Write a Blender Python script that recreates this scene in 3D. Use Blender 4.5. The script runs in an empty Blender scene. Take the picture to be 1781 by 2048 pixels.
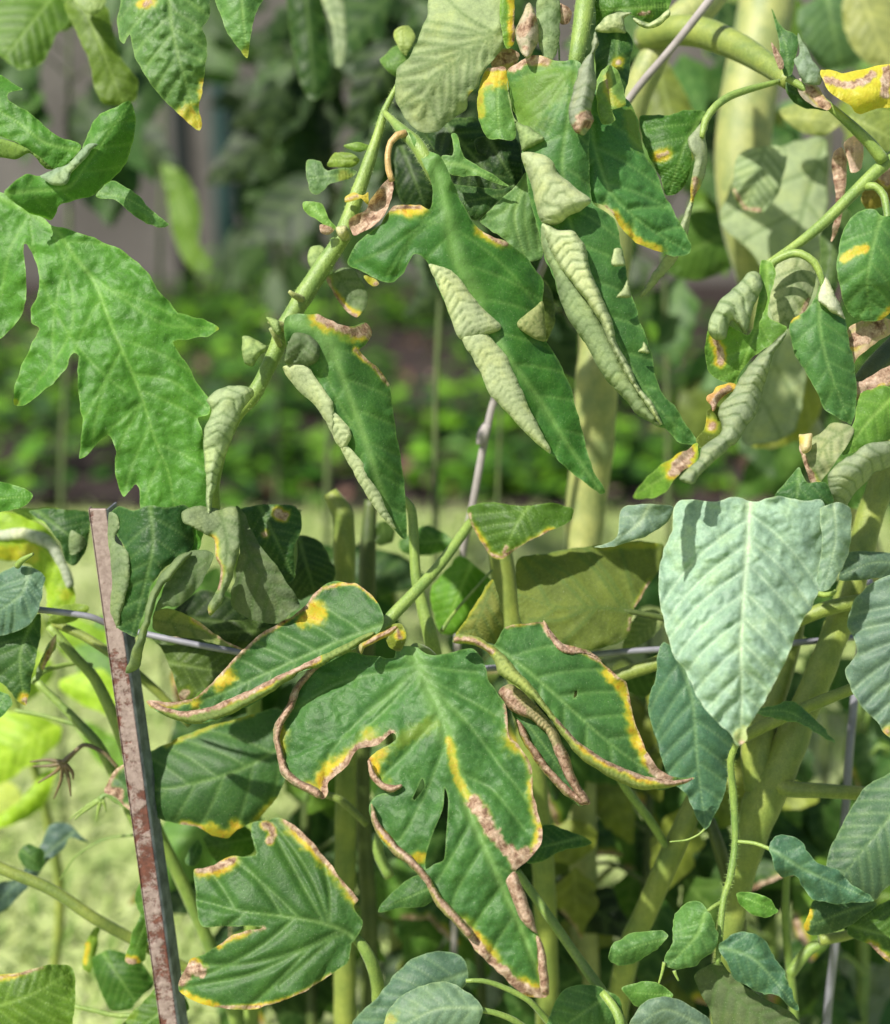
import bpy, math, random
import numpy as np
from mathutils import Vector
from mathutils.geometry import delaunay_2d_cdt

# ------------------------------------------------------------------ camera
W, H = 1781.0, 2048.0            # size of the photograph, the unit of all traced outlines
F = 2900.0                       # focal length in photo pixels
CAM_Z = 1.0                      # camera height in metres
PITCH = math.radians(18.0)       # looking down
FOCUS = 0.955

scene = bpy.context.scene
cam_data = bpy.data.cameras.new("camera")
cam_data.sensor_fit = 'HORIZONTAL'
cam_data.sensor_width = 36.0
cam_data.lens = F / W * 36.0
cam_data.clip_start = 0.02
cam_data.clip_end = 300.0
cam_data.dof.use_dof = True
cam_data.dof.focus_distance = FOCUS
cam_data.dof.aperture_fstop = 3.4
cam = bpy.data.objects.new("camera", cam_data)
cam.location = (0, 0, CAM_Z)
cam.rotation_euler = (math.radians(90) - PITCH, 0, 0)
scene.collection.objects.link(cam)
scene.camera = cam

# ------------------------------------------------------------------ sky and sun
SUN_EL, SUN_AZ = math.radians(52), math.radians(-48)     # azimuth: 0 = behind the camera, negative = to the left
world = bpy.data.worlds.new("World")
scene.world = world
world.use_nodes = True
wn = world.node_tree
for n in list(wn.nodes):
    wn.nodes.remove(n)
sky_n = wn.nodes.new("ShaderNodeTexSky")
sky_n.sky_type = 'NISHITA'
sky_n.sun_disc = False
sky_n.sun_elevation = SUN_EL
sky_n.air_density = 1.0
sky_n.dust_density = 2.5
bg_n = wn.nodes.new("ShaderNodeBackground")
bg_n.inputs[1].default_value = 0.075
out_n = wn.nodes.new("ShaderNodeOutputWorld")
wn.links.new(sky_n.outputs[0], bg_n.inputs[0])
wn.links.new(bg_n.outputs[0], out_n.inputs[0])
sun_dir = Vector((math.sin(SUN_AZ) * math.cos(SUN_EL), -math.cos(SUN_AZ) * math.cos(SUN_EL), math.sin(SUN_EL)))
sky_n.sun_rotation = math.atan2(sun_dir.x, sun_dir.y)
sun_data = bpy.data.lights.new("sun", 'SUN')
sun_data.energy = 4.4
sun_data.angle = math.radians(1.2)
sun_data.color = (1.0, 0.95, 0.86)
sun = bpy.data.objects.new("sun", sun_data)
sun.rotation_euler = sun_dir.to_track_quat('Z', 'Y').to_euler()
sun.location = sun_dir * 20
scene.collection.objects.link(sun)
scene.view_settings.view_transform = 'Standard'
scene.view_settings.look = 'None'
scene.view_settings.gamma = 1.0
scene.view_settings.use_curve_mapping = False
scene.view_settings.exposure = 0.88
scene.cycles.use_denoising = True
scene.cycles.max_bounces = 6
scene.cycles.diffuse_bounces = 3
scene.cycles.transmission_bounces = 4

# ------------------------------------------------------------------ helpers
rng = np.random.default_rng(7)
random.seed(7)
FWD = np.array([0, math.cos(PITCH), -math.sin(PITCH)])
UPV = np.array([0, math.sin(PITCH), math.cos(PITCH)])
RGT = np.array([1.0, 0, 0])
CAM = np.array([0, 0, CAM_Z])

def P(x, y, d):
    """photo pixel + distance along the view axis -> world point"""
    x = np.asarray(x, float); y = np.asarray(y, float); d = np.asarray(d, float)
    return CAM + ((x - W / 2) / F * d)[..., None] * RGT - ((y - H / 2) / F * d)[..., None] * UPV + d[..., None] * FWD

def pts(s):
    if isinstance(s, str):
        return np.array([[float(v) for v in t.split(',')] for t in s.split()])
    return np.asarray(s, float)

def link(o, parent=None, loc=None):
    scene.collection.objects.link(o)
    if parent is not None:
        o.parent = parent
    if loc is not None:
        o.location = loc
    return o

def wloc(o):
    v = np.zeros(3)
    while o is not None:
        v = v + np.array(o.location)
        o = o.parent
    return v

def tag(o, label=None, cat=None, group=None, kind=None):
    if label: o["label"] = label
    if cat: o["category"] = cat
    if group: o["group"] = group
    if kind: o["kind"] = kind
    return o

_TAB = np.random.default_rng(99).uniform(-1, 1, (256, 256))
def vnoise(u, v):
    iu = np.floor(u).astype(int); iv = np.floor(v).astype(int)
    fu = u - iu; fv = v - iv
    fu = fu * fu * fu * (fu * (6 * fu - 15) + 10); fv = fv * fv * fv * (fv * (6 * fv - 15) + 10)
    g = lambda i, j: _TAB[(iu + i) & 255, (iv + j) & 255]
    return (g(0, 0) * (1 - fu) + g(1, 0) * fu) * (1 - fv) + (g(0, 1) * (1 - fu) + g(1, 1) * fu) * fv

def noise2(x, y, f=1.0, ph=0.0):
    """smooth random field, about -1..1, bumps about 3/f apart"""
    x = np.asarray(x, float) * f / 2.6; y = np.asarray(y, float) * f / 2.6
    c, s_ = math.cos(ph), math.sin(ph)
    u = c * x - s_ * y + ph * 17.3; v = s_ * x + c * y + ph * 7.9
    return np.clip(1.25 * vnoise(u, v) + .5 * vnoise(u * 2.1 + 31, v * 2.1 + 57), -1.4, 1.4)

def catmull(p, closed=False, step=5.0):
    p = np.asarray(p, float)
    n = len(p)
    if n < 3 and not closed:
        L = np.linalg.norm(p[1] - p[0]); m = max(2, int(L / step) + 1)
        return p[0] + (p[1] - p[0]) * np.linspace(0, 1, m)[:, None]
    q = np.vstack([p[-1], p, p[0], p[1]]) if closed else np.vstack([2 * p[0] - p[1], p, 2 * p[-1] - p[-2]])
    out = []
    segs = n if closed else n - 1
    for i in range(segs):
        p0, p1, p2, p3 = q[i], q[i + 1], q[i + 2], q[i + 3]
        L = np.linalg.norm(p2[:2] - p1[:2])
        m = max(1, int(round(L / step)))
        t = (np.arange(m) / m)[:, None]
        m1 = (p2 - p0) * .42; m2 = (p3 - p1) * .42
        a1 = np.linalg.norm(m1[:2]) + 1e-9; a2 = np.linalg.norm(m2[:2]) + 1e-9
        m1 = m1 * min(1, L / a1); m2 = m2 * min(1, L / a2)
        out.append((2 * t**3 - 3 * t**2 + 1) * p1 + (t**3 - 2 * t**2 + t) * m1 + (-2 * t**3 + 3 * t**2) * p2 + (t**3 - t**2) * m2)
    if not closed:
        out.append(p[-1:])
    return np.vstack(out)

def inside(poly, x, y):
    px, py = poly[:, 0], poly[:, 1]
    qx, qy = np.roll(px, -1), np.roll(py, -1)
    c = np.zeros(len(x), bool)
    for a, b, e, f in zip(px, py, qx, qy):
        if b == f: continue
        k = ((b > y) != (f > y)) & (x < (e - a) * (y - b) / (f - b) + a)
        c ^= k
    return c

def dist_pts(x, y, q, chunk=4000):
    out = np.empty(len(x)); idx = np.empty(len(x), int)
    for i in range(0, len(x), chunk):
        dx = x[i:i + chunk, None] - q[None, :, 0]; dy = y[i:i + chunk, None] - q[None, :, 1]
        d2 = dx * dx + dy * dy
        k = d2.argmin(1); idx[i:i + chunk] = k
        out[i:i + chunk] = np.sqrt(d2[np.arange(len(k)), k])
    return out, idx

def sstep(a, b, v):
    t = np.clip((v - a) / (b - a + 1e-12), 0, 1)
    return t * t * (3 - 2 * t)

def triangulate(bound, holes, s):
    lo, hi = bound.min(0), bound.max(0)
    gx = np.arange(lo[0], hi[0], s); gy = np.arange(lo[1], hi[1], s * 0.866)
    X, Y = np.meshgrid(gx, gy)
    X = X + (np.arange(len(gy)) % 2)[:, None] * s * 0.5
    X = X.ravel() + rng.uniform(-.12, .12, X.size) * s; Y = Y.ravel() + rng.uniform(-.12, .12, Y.size) * s
    k = inside(bound, X, Y)
    X, Y = X[k], Y[k]
    allb = np.vstack([bound] + holes)
    if len(X):
        k = dist_pts(X, Y, allb)[0] > 0.55 * s
        X, Y = X[k], Y[k]
    vs = [Vector(p) for p in allb] + [Vector((a, b)) for a, b in zip(X, Y)]
    edges = []; o = 0
    for loop in [bound] + holes:
        n = len(loop)
        edges += [(o + i, o + (i + 1) % n) for i in range(n)]; o += n
    r = delaunay_2d_cdt(vs, edges, [], 0, 1e-4)
    v = np.array([[a.x, a.y] for a in r[0]])
    f = np.array([t for t in r[2] if len(t) == 3])
    c = v[f].mean(1)
    k = inside(bound, c[:, 0], c[:, 1])
    for h in holes:
        k &= ~inside(h, c[:, 0], c[:, 1])
    return v, f[k]

def side_veins(mid, bound, n, ang=48):
    """lateral veins off the midrib, bending towards the tip"""
    seg = np.linalg.norm(np.diff(mid, axis=0), axis=1); arc = np.r_[0, np.cumsum(seg)]
    out = []
    for i in range(n):
        for sgn in (-1, 1):
            t = (i + 0.55 + (0.22 if sgn > 0 else 0)) / (n + 0.6)
            a = t * arc[-1]
            j = min(np.searchsorted(arc, a), len(mid) - 2)
            p = mid[j].copy(); dv = mid[min(j + 2, len(mid) - 1)] - mid[max(j - 2, 0)]
            th = math.atan2(dv[1], dv[0]) + sgn * math.radians(ang + 12 * (1 - t))
            line = [p.copy()]
            for k in range(60):
                th -= sgn * math.radians(0.9)
                p = p + 7 * np.array([math.cos(th), math.sin(th)])
                if not inside(bound, p[:1], p[1:])[0]: break
                line.append(p.copy())
            if len(line) > 2:
                out.append(np.array(line))
    return out

# colours of the leaf tissue (linear albedo)
TOP   = (0.056, 0.178, 0.026)     # fresh green
DEEP  = (0.034, 0.120, 0.026)     # darker mature green
DARK  = (0.022, 0.070, 0.018)
GREY  = (0.085, 0.160, 0.105)     # bluish grey-green bloom
PALEG = (0.235, 0.355, 0.255)     # the big pale bloom leaf
UNDER = (0.430, 0.490, 0.270)     # underside, pale
UNDG  = (0.170, 0.225, 0.115)     # underside, duller
OLIVE = (0.165, 0.190, 0.040)
LIME  = (0.190, 0.330, 0.020)
DEADC = (0.360, 0.250, 0.170)

class Leaf:
    """One leaf blade traced in the photo's pixels and given its own distance, tilt, cupping and relief."""
    def __init__(self, out, mid=None, d=.95, tx=None, ty=None, cup=None, bow=None, tint=TOP, s=None, **kw):
        self.V = []; self.Fc = []; self.A = []; self.n = 0
        out = pts(out)
        self.d = d
        self.tx = rng.uniform(-.22, .22) if tx is None else tx
        self.ty = rng.uniform(-.30, .02) if ty is None else ty
        self.cup = None if cup is None else cup
        self.bow = rng.uniform(.004, .014) if bow is None else bow
        area = 0.5 * abs(np.sum(out[:, 0] * np.roll(out[:, 1], -1) - np.roll(out[:, 0], -1) * out[:, 1]))
        self.s = s or float(np.clip(math.sqrt(area) / 38, 3.0, 4.5))
        if mid is None:      # principal axis of the outline
            c = out.mean(0); u, sv, vt = np.linalg.svd(out - c)
            t = (out - c) @ vt[0]
            e = vt[0] if vt[0][1] > 0 else -vt[0]; t = (out - c) @ e
            mid = np.array([c + e * t.min() * .97, c + e * t.mean(), c + e * t.max() * .97])
        self.mid = catmull(pts(mid), step=6)
        self.p0 = self.mid[0]
        self.c = out.mean(0)
        l = np.abs(dist_pts(out[:, 0], out[:, 1], self.mid)[0])
        self.hw = max(l.max(), 10)
        if self.cup is None: self.cup = rng.uniform(.008, .018) * min(1, self.hw / 85)
        if bow is None: self.bow *= min(1, self.hw / 85)
        self.tint = np.array(tint)
        self.base = P(self.mid[0, 0], self.mid[0, 1], np.array(float(self.depth(self.mid[:1, 0], self.mid[:1, 1])[0])))
        self.piece(out, mid=self.mid, tint=tint, **kw)

    def depth(self, x, y):
        m = self.d / F
        ml, mi = dist_pts(x, y, self.mid)
        t = mi / max(1, len(self.mid) - 1)
        q = ml / self.hw
        return self.d + self.tx * (x - self.c[0]) * m + self.ty * (y - self.c[1]) * m + self.cup * q * q - self.bow * np.sin(np.pi * t)

    def piece(self, out, mid=None, tint=None, veins=(), nv=None, burn=(), yel=(), under=0, holes=(), puff=0, R=None,
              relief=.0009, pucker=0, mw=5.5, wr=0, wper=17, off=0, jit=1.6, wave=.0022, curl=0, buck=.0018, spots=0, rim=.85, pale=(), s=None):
        s = s or self.s
        out = pts(out)
        b = catmull(out, closed=True, step=s)
        ph = rng.uniform(0, 20)
        b = b + jit * np.c_[noise2(b[:, 0], b[:, 1], .13, ph), noise2(b[:, 1], b[:, 0], .13, ph + 3)]
        hs = [catmull(pts(h), closed=True, step=s) for h in holes]
        v, f = triangulate(b, hs, s)
        x, y = v[:, 0], v[:, 1]
        if mid is None:
            mid = self.mid
        else:
            mid = catmull(pts(mid), step=6)
        ed = dist_pts(x, y, np.vstack([b] + hs))[0]
        dep = self.depth(x, y)
        # veins
        vl = [mid] if (nv is None or nv >= 0) else []
        wd = [1.6]
        if nv is None: nv = 7
        extra = [catmull(pts(q), step=6) for q in veins]
        vn = np.zeros(len(x)); vd = np.full(len(x), 99.)
        if vl:
            dm, im = dist_pts(x, y, mid)
            tm = im / max(1, len(mid) - 1)
            mw = min(mw, max(3.0, self.hw / 9)) if mw <= 6 else mw
            wm = mw * (1 - .75 * tm ** .6) if mw > 6 else mw * (1 - .65 * tm)
            vn = np.maximum(vn, np.exp(-(dm / wm) ** 2)); vd = np.minimum(vd, dm)
        if nv > 0:
            extra = extra + side_veins(mid, b, nv)
        for q in extra:
            dq, iq = dist_pts(x, y, q)
            vn = np.maximum(vn, (1.0 if under else .62 * min(1, .45 + self.hw / 160)) * np.exp(-(dq / max(4.2 if under else 2.8, .85 * s)) ** 2)); vd = np.minimum(vd, dq)
        relief = relief * min(1, self.hw / 75)
        dep = dep - relief * (1 - np.exp(-(vd / 10) ** 2)) + relief
        dep = dep + buck * noise2(x, y, .021, ph) + buck * .35 * noise2(x, y, .06, ph + 5)
        dep = dep + wave * np.exp(-(ed / 16) ** 2) * noise2(x, y, .075, ph + 9)
        if pucker:
            dep = dep + pucker * (noise2(x, y, .16, ph + 2) + .6 * noise2(y, x, .27, ph)) * (1 - np.exp(-(vd / 7) ** 2)) * (1 - np.exp(-(ed / 14) ** 2))
        if curl:
            dep = dep + curl * np.exp(-(ed / 22) ** 2)
        if puff:
            r = R or max(ed.max(), 4)
            e = np.clip(ed / r, 0, 1)
            dep = dep - puff * np.sqrt(1 - (1 - e) ** 2)
        if wr:
            arc = np.r_[0, np.cumsum(np.linalg.norm(np.diff(mid, axis=0), axis=1))]
            _, im = dist_pts(x, y, mid)
            # signed side so the wrinkles run obliquely, like veins
            j = np.clip(im, 0, len(mid) - 2); dv = mid[j + 1] - mid[j]; dv = dv / (np.linalg.norm(dv, axis=1)[:, None] + 1e-9)
            rel = np.c_[x, y] - mid[im]; side = dv[:, 0] * rel[:, 1] - dv[:, 1] * rel[:, 0]; along = (dv * rel).sum(1)
            a = arc[im] + along - .55 * np.abs(side)
            pp = a / wper * 2 * np.pi + 2.6 * noise2(x, y, .045, ph)
            wa = .55 + .45 * noise2(x, y, .03, ph + 4)
            dep = dep + wr * wa * (np.exp(-((np.sin(pp / 2)) / .3) ** 2) * .75 + .6 * noise2(x, y, .055, ph + 1))
            vn = np.maximum(vn * .5, (.45 + .5 * wa) * np.exp(-((np.sin(pp / 2)) / .36) ** 2))
        dep = dep - off
        nz = noise2(x, y, .16, ph) * .55 + noise2(x, y, .42, ph + 2) * .45
        dead = np.zeros(len(x)); yl = np.zeros(len(x))
        for bs in burn:          # (polyline, width, halo)
            q = catmull(pts(bs[0]), step=4) if len(pts(bs[0])) > 1 else pts(bs[0])
            dq = dist_pts(x, y, q)[0]
            w = bs[1]; h = bs[2] if len(bs) > 2 else 12
            dd = dq + nz * (1.2 + .28 * w)
            dead = np.maximum(dead, 1 - sstep(w - 2.2, w + 2.2, dd))
            if h > 0:
                nb = noise2(x, y, .045, ph + 7)
                yl = np.maximum(yl, (.62 + .38 * nb) * (1 - sstep(w - .1 * h, w + 1.15 * h, dq + nz * (.4 * h) - .35 * h * nb)))
        for bs in yel:
            q = catmull(pts(bs[0]), step=4) if len(pts(bs[0])) > 1 else pts(bs[0])
            dq = dist_pts(x, y, q)[0] + nz * .3 * bs[1]
            yl = np.maximum(yl, (bs[2] if len(bs) > 2 else 1) * (1 - sstep(.3 * bs[1], bs[1], dq)))
        for bs in pale:          # thick light-green ribs
            dq = dist_pts(x, y, catmull(pts(bs[0]), step=4))[0]
            vn = np.maximum(vn, bs[2] * np.exp(-(dq / bs[1]) ** 2))
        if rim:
            vn = np.maximum(vn, rim * (ed < .4 * s))  # edge highlight painted along the margin through the vein mask
        t = np.array(self.tint if tint is None else tint)
        if t[1] > 2 * t[2] and not under:
            t = t * np.array([1.12, 1.06, .82])
        a = np.zeros((len(x), 7))
        a[:, 0] = vn; a[:, 1] = yl; a[:, 2] = dead; a[:, 3] = under; a[:, 4:7] = t * (1 + .10 * noise2(x, y, .012, ph))[:, None]
        self.V.append(P(x, y, dep)); self.Fc.append(f + self.n); self.A.append(a); self.n += len(x)
        return self

    def roll(self, A, B, h=None, tint=UNDER, burn=(), wr=.0009, wper=17, yel=(), nv=-1, off=.002, **kw):
        """margin of the leaf rolled over on itself: a pale tube from the fold line A to the free edge B"""
        A, B = pts(A), pts(B)
        n = 14
        def rs(p):
            p = catmull(p, step=4); a = np.r_[0, np.cumsum(np.linalg.norm(np.diff(p, axis=0), axis=1))]
            t = np.linspace(0, a[-1], n); return np.c_[np.interp(t, a, p[:, 0]), np.interp(t, a, p[:, 1])]
        ra, rb = rs(A), rs(B)
        mid = (ra + rb) / 2
        wid = np.median(np.linalg.norm(ra - rb, axis=1))
        h = h if h is not None else .34 * wid * self.d / F
        out = np.vstack([A, B[::-1]])
        return self.piece(out, mid=mid, tint=tint, under=1, puff=h, R=max(3, wid / 2), wr=wr, wper=wper, burn=burn, yel=yel, nv=nv,
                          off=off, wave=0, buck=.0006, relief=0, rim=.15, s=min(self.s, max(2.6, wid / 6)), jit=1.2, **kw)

    def build(self, parent, name="leaf", label=None):
        v = np.vstack(self.V) - self.base; f = np.vstack(self.Fc); a = np.vstack(self.A)
        # normal towards the camera
        me = bpy.data.meshes.new(name)
        me.vertices.add(len(v)); me.vertices.foreach_set("co", v.ravel())
        me.loops.add(f.size); me.loops.foreach_set("vertex_index", f[:, ::-1].ravel().astype(np.int32))
        me.polygons.add(len(f)); me.polygons.foreach_set("loop_start", np.arange(0, f.size, 3, dtype=np.int32))
        me.polygons.foreach_set("loop_total", np.full(len(f), 3, np.int32))
        me.update(calc_edges=True); me.validate()
        me.polygons.foreach_set("use_smooth", np.ones(len(me.polygons), bool))
        if len(me.vertices) == len(v):
            at = me.attributes.new("mask", 'FLOAT_COLOR', 'POINT'); at.data.foreach_set("color", a[:, :4].astype(np.float32).ravel())
            at = me.attributes.new("tint", 'FLOAT_COLOR', 'POINT')
            at.data.foreach_set("color", np.c_[a[:, 4:7], np.ones(len(a))].astype(np.float32).ravel())
        me.materials.append(MAT_LEAF)
        o = bpy.data.objects.new(name, me)
        link(o, parent, Vector(self.base - wloc(parent)))
        if label: o["label"] = label
        return o

def tube(path, w, d, parent, mat, name="stem", seg=10, knob=0.0, step=14, hair=0):
    """stem traced in pixels: path, widths in pixels, distances in metres -> tapered tube with its own thickness"""
    path = pts(path); n = len(path)
    w = np.interp(np.linspace(0, 1, n), np.linspace(0, 1, len(np.atleast_1d(w))), np.atleast_1d(w))
    d = np.interp(np.linspace(0, 1, n), np.linspace(0, 1, len(np.atleast_1d(d))), np.atleast_1d(d))
    c = catmull(np.c_[path, w, d], step=step)
    q = P(c[:, 0], c[:, 1], c[:, 3]); r = c[:, 2] * .5 * c[:, 3] / F
    return tube3(q, r, parent, mat, name, seg, knob, hair)

def tube3(q, r, parent, mat, name="stem", seg=10, knob=0.0, hair=0):
    q = np.asarray(q, float); m = len(q); r = np.broadcast_to(np.asarray(r, float), (m,)).copy()
    if knob:
        ph = rng.uniform(0, 9); r *= 1 + knob * np.sin(np.arange(m) * .9 + ph) * np.sin(np.arange(m) * .23 + ph)
    tg = np.gradient(q, axis=0); tg /= np.linalg.norm(tg, axis=1)[:, None] + 1e-12
    ref = np.array([.3, -1, .2]); ref /= np.linalg.norm(ref)
    n1 = np.cross(tg, ref); n1 /= np.linalg.norm(n1, axis=1)[:, None] + 1e-9
    n2 = np.cross(tg, n1)
    a = np.linspace(0, 2 * np.pi, seg, endpoint=False)
    v = q[:, None] + r[:, None, None] * (np.cos(a)[None, :, None] * n1[:, None] + np.sin(a)[None, :, None] * n2[:, None])
    base = q[0]
    V = [tuple(p) for p in (v.reshape(-1, 3) - base)] + [tuple(q[0] - base), tuple(q[-1] - base)]
    Fs = []
    for i in range(m - 1):
        for j in range(seg):
            k = (j + 1) % seg
            Fs.append((i * seg + j, i * seg + k, (i + 1) * seg + k, (i + 1) * seg + j))
    c0, c1 = m * seg, m * seg + 1
    for j in range(seg):
        k = (j + 1) % seg
        Fs.append((c0, k, j)); Fs.append((c1, (m - 1) * seg + j, (m - 1) * seg + k))
    if hair:      # short stiff hairs standing off the skin
        for _ in range(hair):
            i = rng.integers(0, m - 1); t = rng.uniform(); aa = rng.uniform(0, 2 * np.pi)
            c = q[i] * (1 - t) + q[i + 1] * t; rr = r[i] * (1 - t) + r[i + 1] * t
            nn = np.cos(aa) * n1[i] + np.sin(aa) * n2[i]; b0 = c + nn * rr * .97 - base
            L = rng.uniform(.0010, .0024); k = len(V); wv = tg[i] * .00013
            V += [tuple(b0 - wv), tuple(b0 + wv), tuple(b0 + nn * L + rng.normal(0, .0003, 3))]
            Fs.append((k, k + 1, k + 2))
    me = bpy.data.meshes.new(name); me.from_pydata(V, [], Fs); me.update()
    me.polygons.foreach_set("use_smooth", np.ones(len(me.polygons), bool))
    me.materials.append(mat)
    o = bpy.data.objects.new(name, me)
    par = wloc(parent) if parent is not None else np.zeros(3)
    return link(o, parent, Vector(base - par))

def gy(d):
    return H / 2 + (CAM_Z - d * math.sin(PITCH)) / (d * math.cos(PITCH)) * F

def pplant(name, px, d, label, cat="plant", group=None):
    """plant whose stem meets the ground at pixel column px, distance d"""
    q = P(px, gy(d), np.array(float(d)))
    return plant(name, q[0], q[1], label, cat, group)

def plant(name, x, y, label, cat="plant", group=None):
    """Empty on the ground where the stem of the plant stands"""
    o = bpy.data.objects.new(name, None); o.empty_display_size = .05
    link(o, None, (x, y, 0)); tag(o, label, cat, group)
    return o

# ------------------------------------------------------------------ materials
def new_mat(name):
    m = bpy.data.materials.new(name); m.use_nodes = True
    t = m.node_tree
    for n in list(t.nodes): t.nodes.remove(n)
    return m, t
def N(t, kind, **kw):
    n = t.nodes.new(kind)
    for k, v in kw.items(): setattr(n, k, v)
    return n
def mixc(t, fac, a, b, blend='MIX'):
    n = N(t, "ShaderNodeMix", data_type='RGBA', blend_type=blend)
    for sock, v in ((n.inputs[0], fac), (n.inputs[6], a), (n.inputs[7], b)):
        if hasattr(v, "is_output"): t.links.new(v, sock)
        elif isinstance(v, (int, float)): sock.default_value = v
        else: sock.default_value = (*v, 1)
    return n.outputs[2]
def math_(t, op, a, b=None):
    n = N(t, "ShaderNodeMath", operation=op)
    for sock, v in ((n.inputs[0], a), (n.inputs[1], b)):
        if v is None: continue
        if hasattr(v, "is_output"): t.links.new(v, sock)
        else: sock.default_value = v
    return n.outputs[0]
def ramp(t, fac, stops):
    n = N(t, "ShaderNodeValToRGB")
    el = n.color_ramp.elements
    while len(el) < len(stops): el.new(0.5)
    for e, (p, c) in zip(el, stops):
        e.position = p; e.color = (*c, 1) if len(c) == 3 else c
    t.links.new(fac, n.inputs[0])
    return n.outputs[0]
def noise(t, co, scale, detail=3, rough=.6, dist=0):
    n = N(t, "ShaderNodeTexNoise"); n.inputs["Scale"].default_value = scale; n.inputs["Detail"].default_value = detail
    n.inputs["Roughness"].default_value = rough; n.inputs["Distortion"].default_value = dist
    t.links.new(co, n.inputs["Vector"]); return n.outputs[0]

def make_leaf_mat():
    m, t = new_mat("leaf_tissue")
    geo = N(t, "ShaderNodeTexCoord")
    co = geo.outputs["Object"]
    tint = N(t, "ShaderNodeAttribute", attribute_name="tint").outputs["Color"]
    mk = N(t, "ShaderNodeAttribute", attribute_name="mask")
    sep = N(t, "ShaderNodeSeparateColor"); t.links.new(mk.outputs["Color"], sep.inputs[0])
    vein, yel, dead = sep.outputs[0], sep.outputs[1], sep.outputs[2]
    under = mk.outputs["Alpha"]
    n1 = noise(t, co, 55, 3, .6)
    n2 = noise(t, co, 480, 3, .7)
    n3 = noise(t, co, 170, 4, .65, .5)
    # fine net of veins
    vor = N(t, "ShaderNodeTexVoronoi", feature='DISTANCE_TO_EDGE'); vor.inputs["Scale"].default_value = 230
    wob = N(t, "ShaderNodeVectorMath", operation='ADD'); sc = N(t, "ShaderNodeVectorMath", operation='SCALE'); sc.inputs[3].default_value = .006
    nw = N(t, "ShaderNodeTexNoise"); nw.inputs["Scale"].default_value = 120; t.links.new(co, nw.inputs["Vector"])
    t.links.new(nw.outputs["Color"], sc.inputs[0]); t.links.new(co, wob.inputs[0]); t.links.new(sc.outputs[0], wob.inputs[1])
    t.links.new(wob.outputs[0], vor.inputs["Vector"])
    net = ramp(t, vor.outputs["Distance"], [(0.0, (1, 1, 1)), (0.16, (0, 0, 0))])
    var = ramp(t, n1, [(.28, (.72, .74, .78)), (.5, (1, 1, 1)), (.75, (1.22, 1.16, .95))])
    c = mixc(t, 1.0, tint, var, 'MULTIPLY')
    fine = ramp(t, n2, [(.25, (.82, .82, .82)), (.75, (1.15, 1.15, 1.15))])
    c = mixc(t, 1.0, c, fine, 'MULTIPLY')
    # veins: lighter above, darker below
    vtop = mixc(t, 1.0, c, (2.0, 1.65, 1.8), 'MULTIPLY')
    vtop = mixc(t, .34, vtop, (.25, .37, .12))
    vund = mixc(t, .70, c, (.065, .125, .03))
    vcol = mixc(t, under, vtop, vund)
    netf = math_(t, 'MULTIPLY', net, .10)
    vf = math_(t, 'MAXIMUM', math_(t, 'MULTIPLY', vein, .9), netf)
    c = mixc(t, vf, c, vcol)
    ycol = ramp(t, n3, [(.3, (.46, .22, .015)), (.48, (.56, .41, .025)), (.72, (.42, .43, .035))])
    ycol = mixc(t, ramp(t, yel, [(.25, (0, 0, 0)), (.85, (1, 1, 1))]), (.26, .36, .025), ycol)
    c = mixc(t, math_(t, 'MULTIPLY', yel, .84), c, ycol)
    dcol = ramp(t, n3, [(.27, (.080, .042, .028)), (.40, (.25, .155, .105)), (.54, (.46, .335, .245)), (.72, (.63, .51, .41))])
    dn = ramp(t, n2, [(.3, (.65, .6, .6)), (.7, (1.15, 1.12, 1.1))])
    dcol = mixc(t, 1.0, dcol, dn, 'MULTIPLY')
    c = mixc(t, dead, c, dcol)
    spk = ramp(t, noise(t, co, 1300, 1, .5), [(.70, (0, 0, 0)), (.76, (.35, .35, .35))])
    c = mixc(t, spk, c, (.42, .44, .34))
    # relief
    hgt = math_(t, 'ADD', math_(t, 'MULTIPLY', net, -.22), math_(t, 'MULTIPLY', n2, .8))
    hgt = math_(t, 'ADD', hgt, math_(t, 'MULTIPLY', vein, -.9))
    hgt = math_(t, 'ADD', hgt, math_(t, 'MULTIPLY', math_(t, 'MULTIPLY', n3, dead), 2.0))
    bmp = N(t, "ShaderNodeBump"); bmp.inputs["Strength"].default_value = .38; bmp.inputs["Distance"].default_value = .0008
    t.links.new(hgt, bmp.inputs["Height"])
    pr = N(t, "ShaderNodeBsdfPrincipled")
    t.links.new(c, pr.inputs["Base Color"]); t.links.new(bmp.outputs[0], pr.inputs["Normal"])
    rg = math_(t, 'ADD', .50, math_(t, 'MULTIPLY', math_(t, 'MAXIMUM', under, dead), .28))
    t.links.new(rg, pr.inputs["Roughness"])
    pr.inputs["Specular IOR Level"].default_value = .26
    tr = N(t, "ShaderNodeBsdfTranslucent")
    tc = mixc(t, 1.0, c, (1.25, 1.35, .55), 'MULTIPLY'); t.links.new(tc, tr.inputs[0]); t.links.new(bmp.outputs[0], tr.inputs["Normal"])
    mx = N(t, "ShaderNodeMixShader"); mx.inputs[0].default_value = .30
    t.links.new(pr.outputs[0], mx.inputs[1]); t.links.new(tr.outputs[0], mx.inputs[2])
    o = N(t, "ShaderNodeOutputMaterial"); t.links.new(mx.outputs[0], o.inputs[0])
    return m

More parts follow.
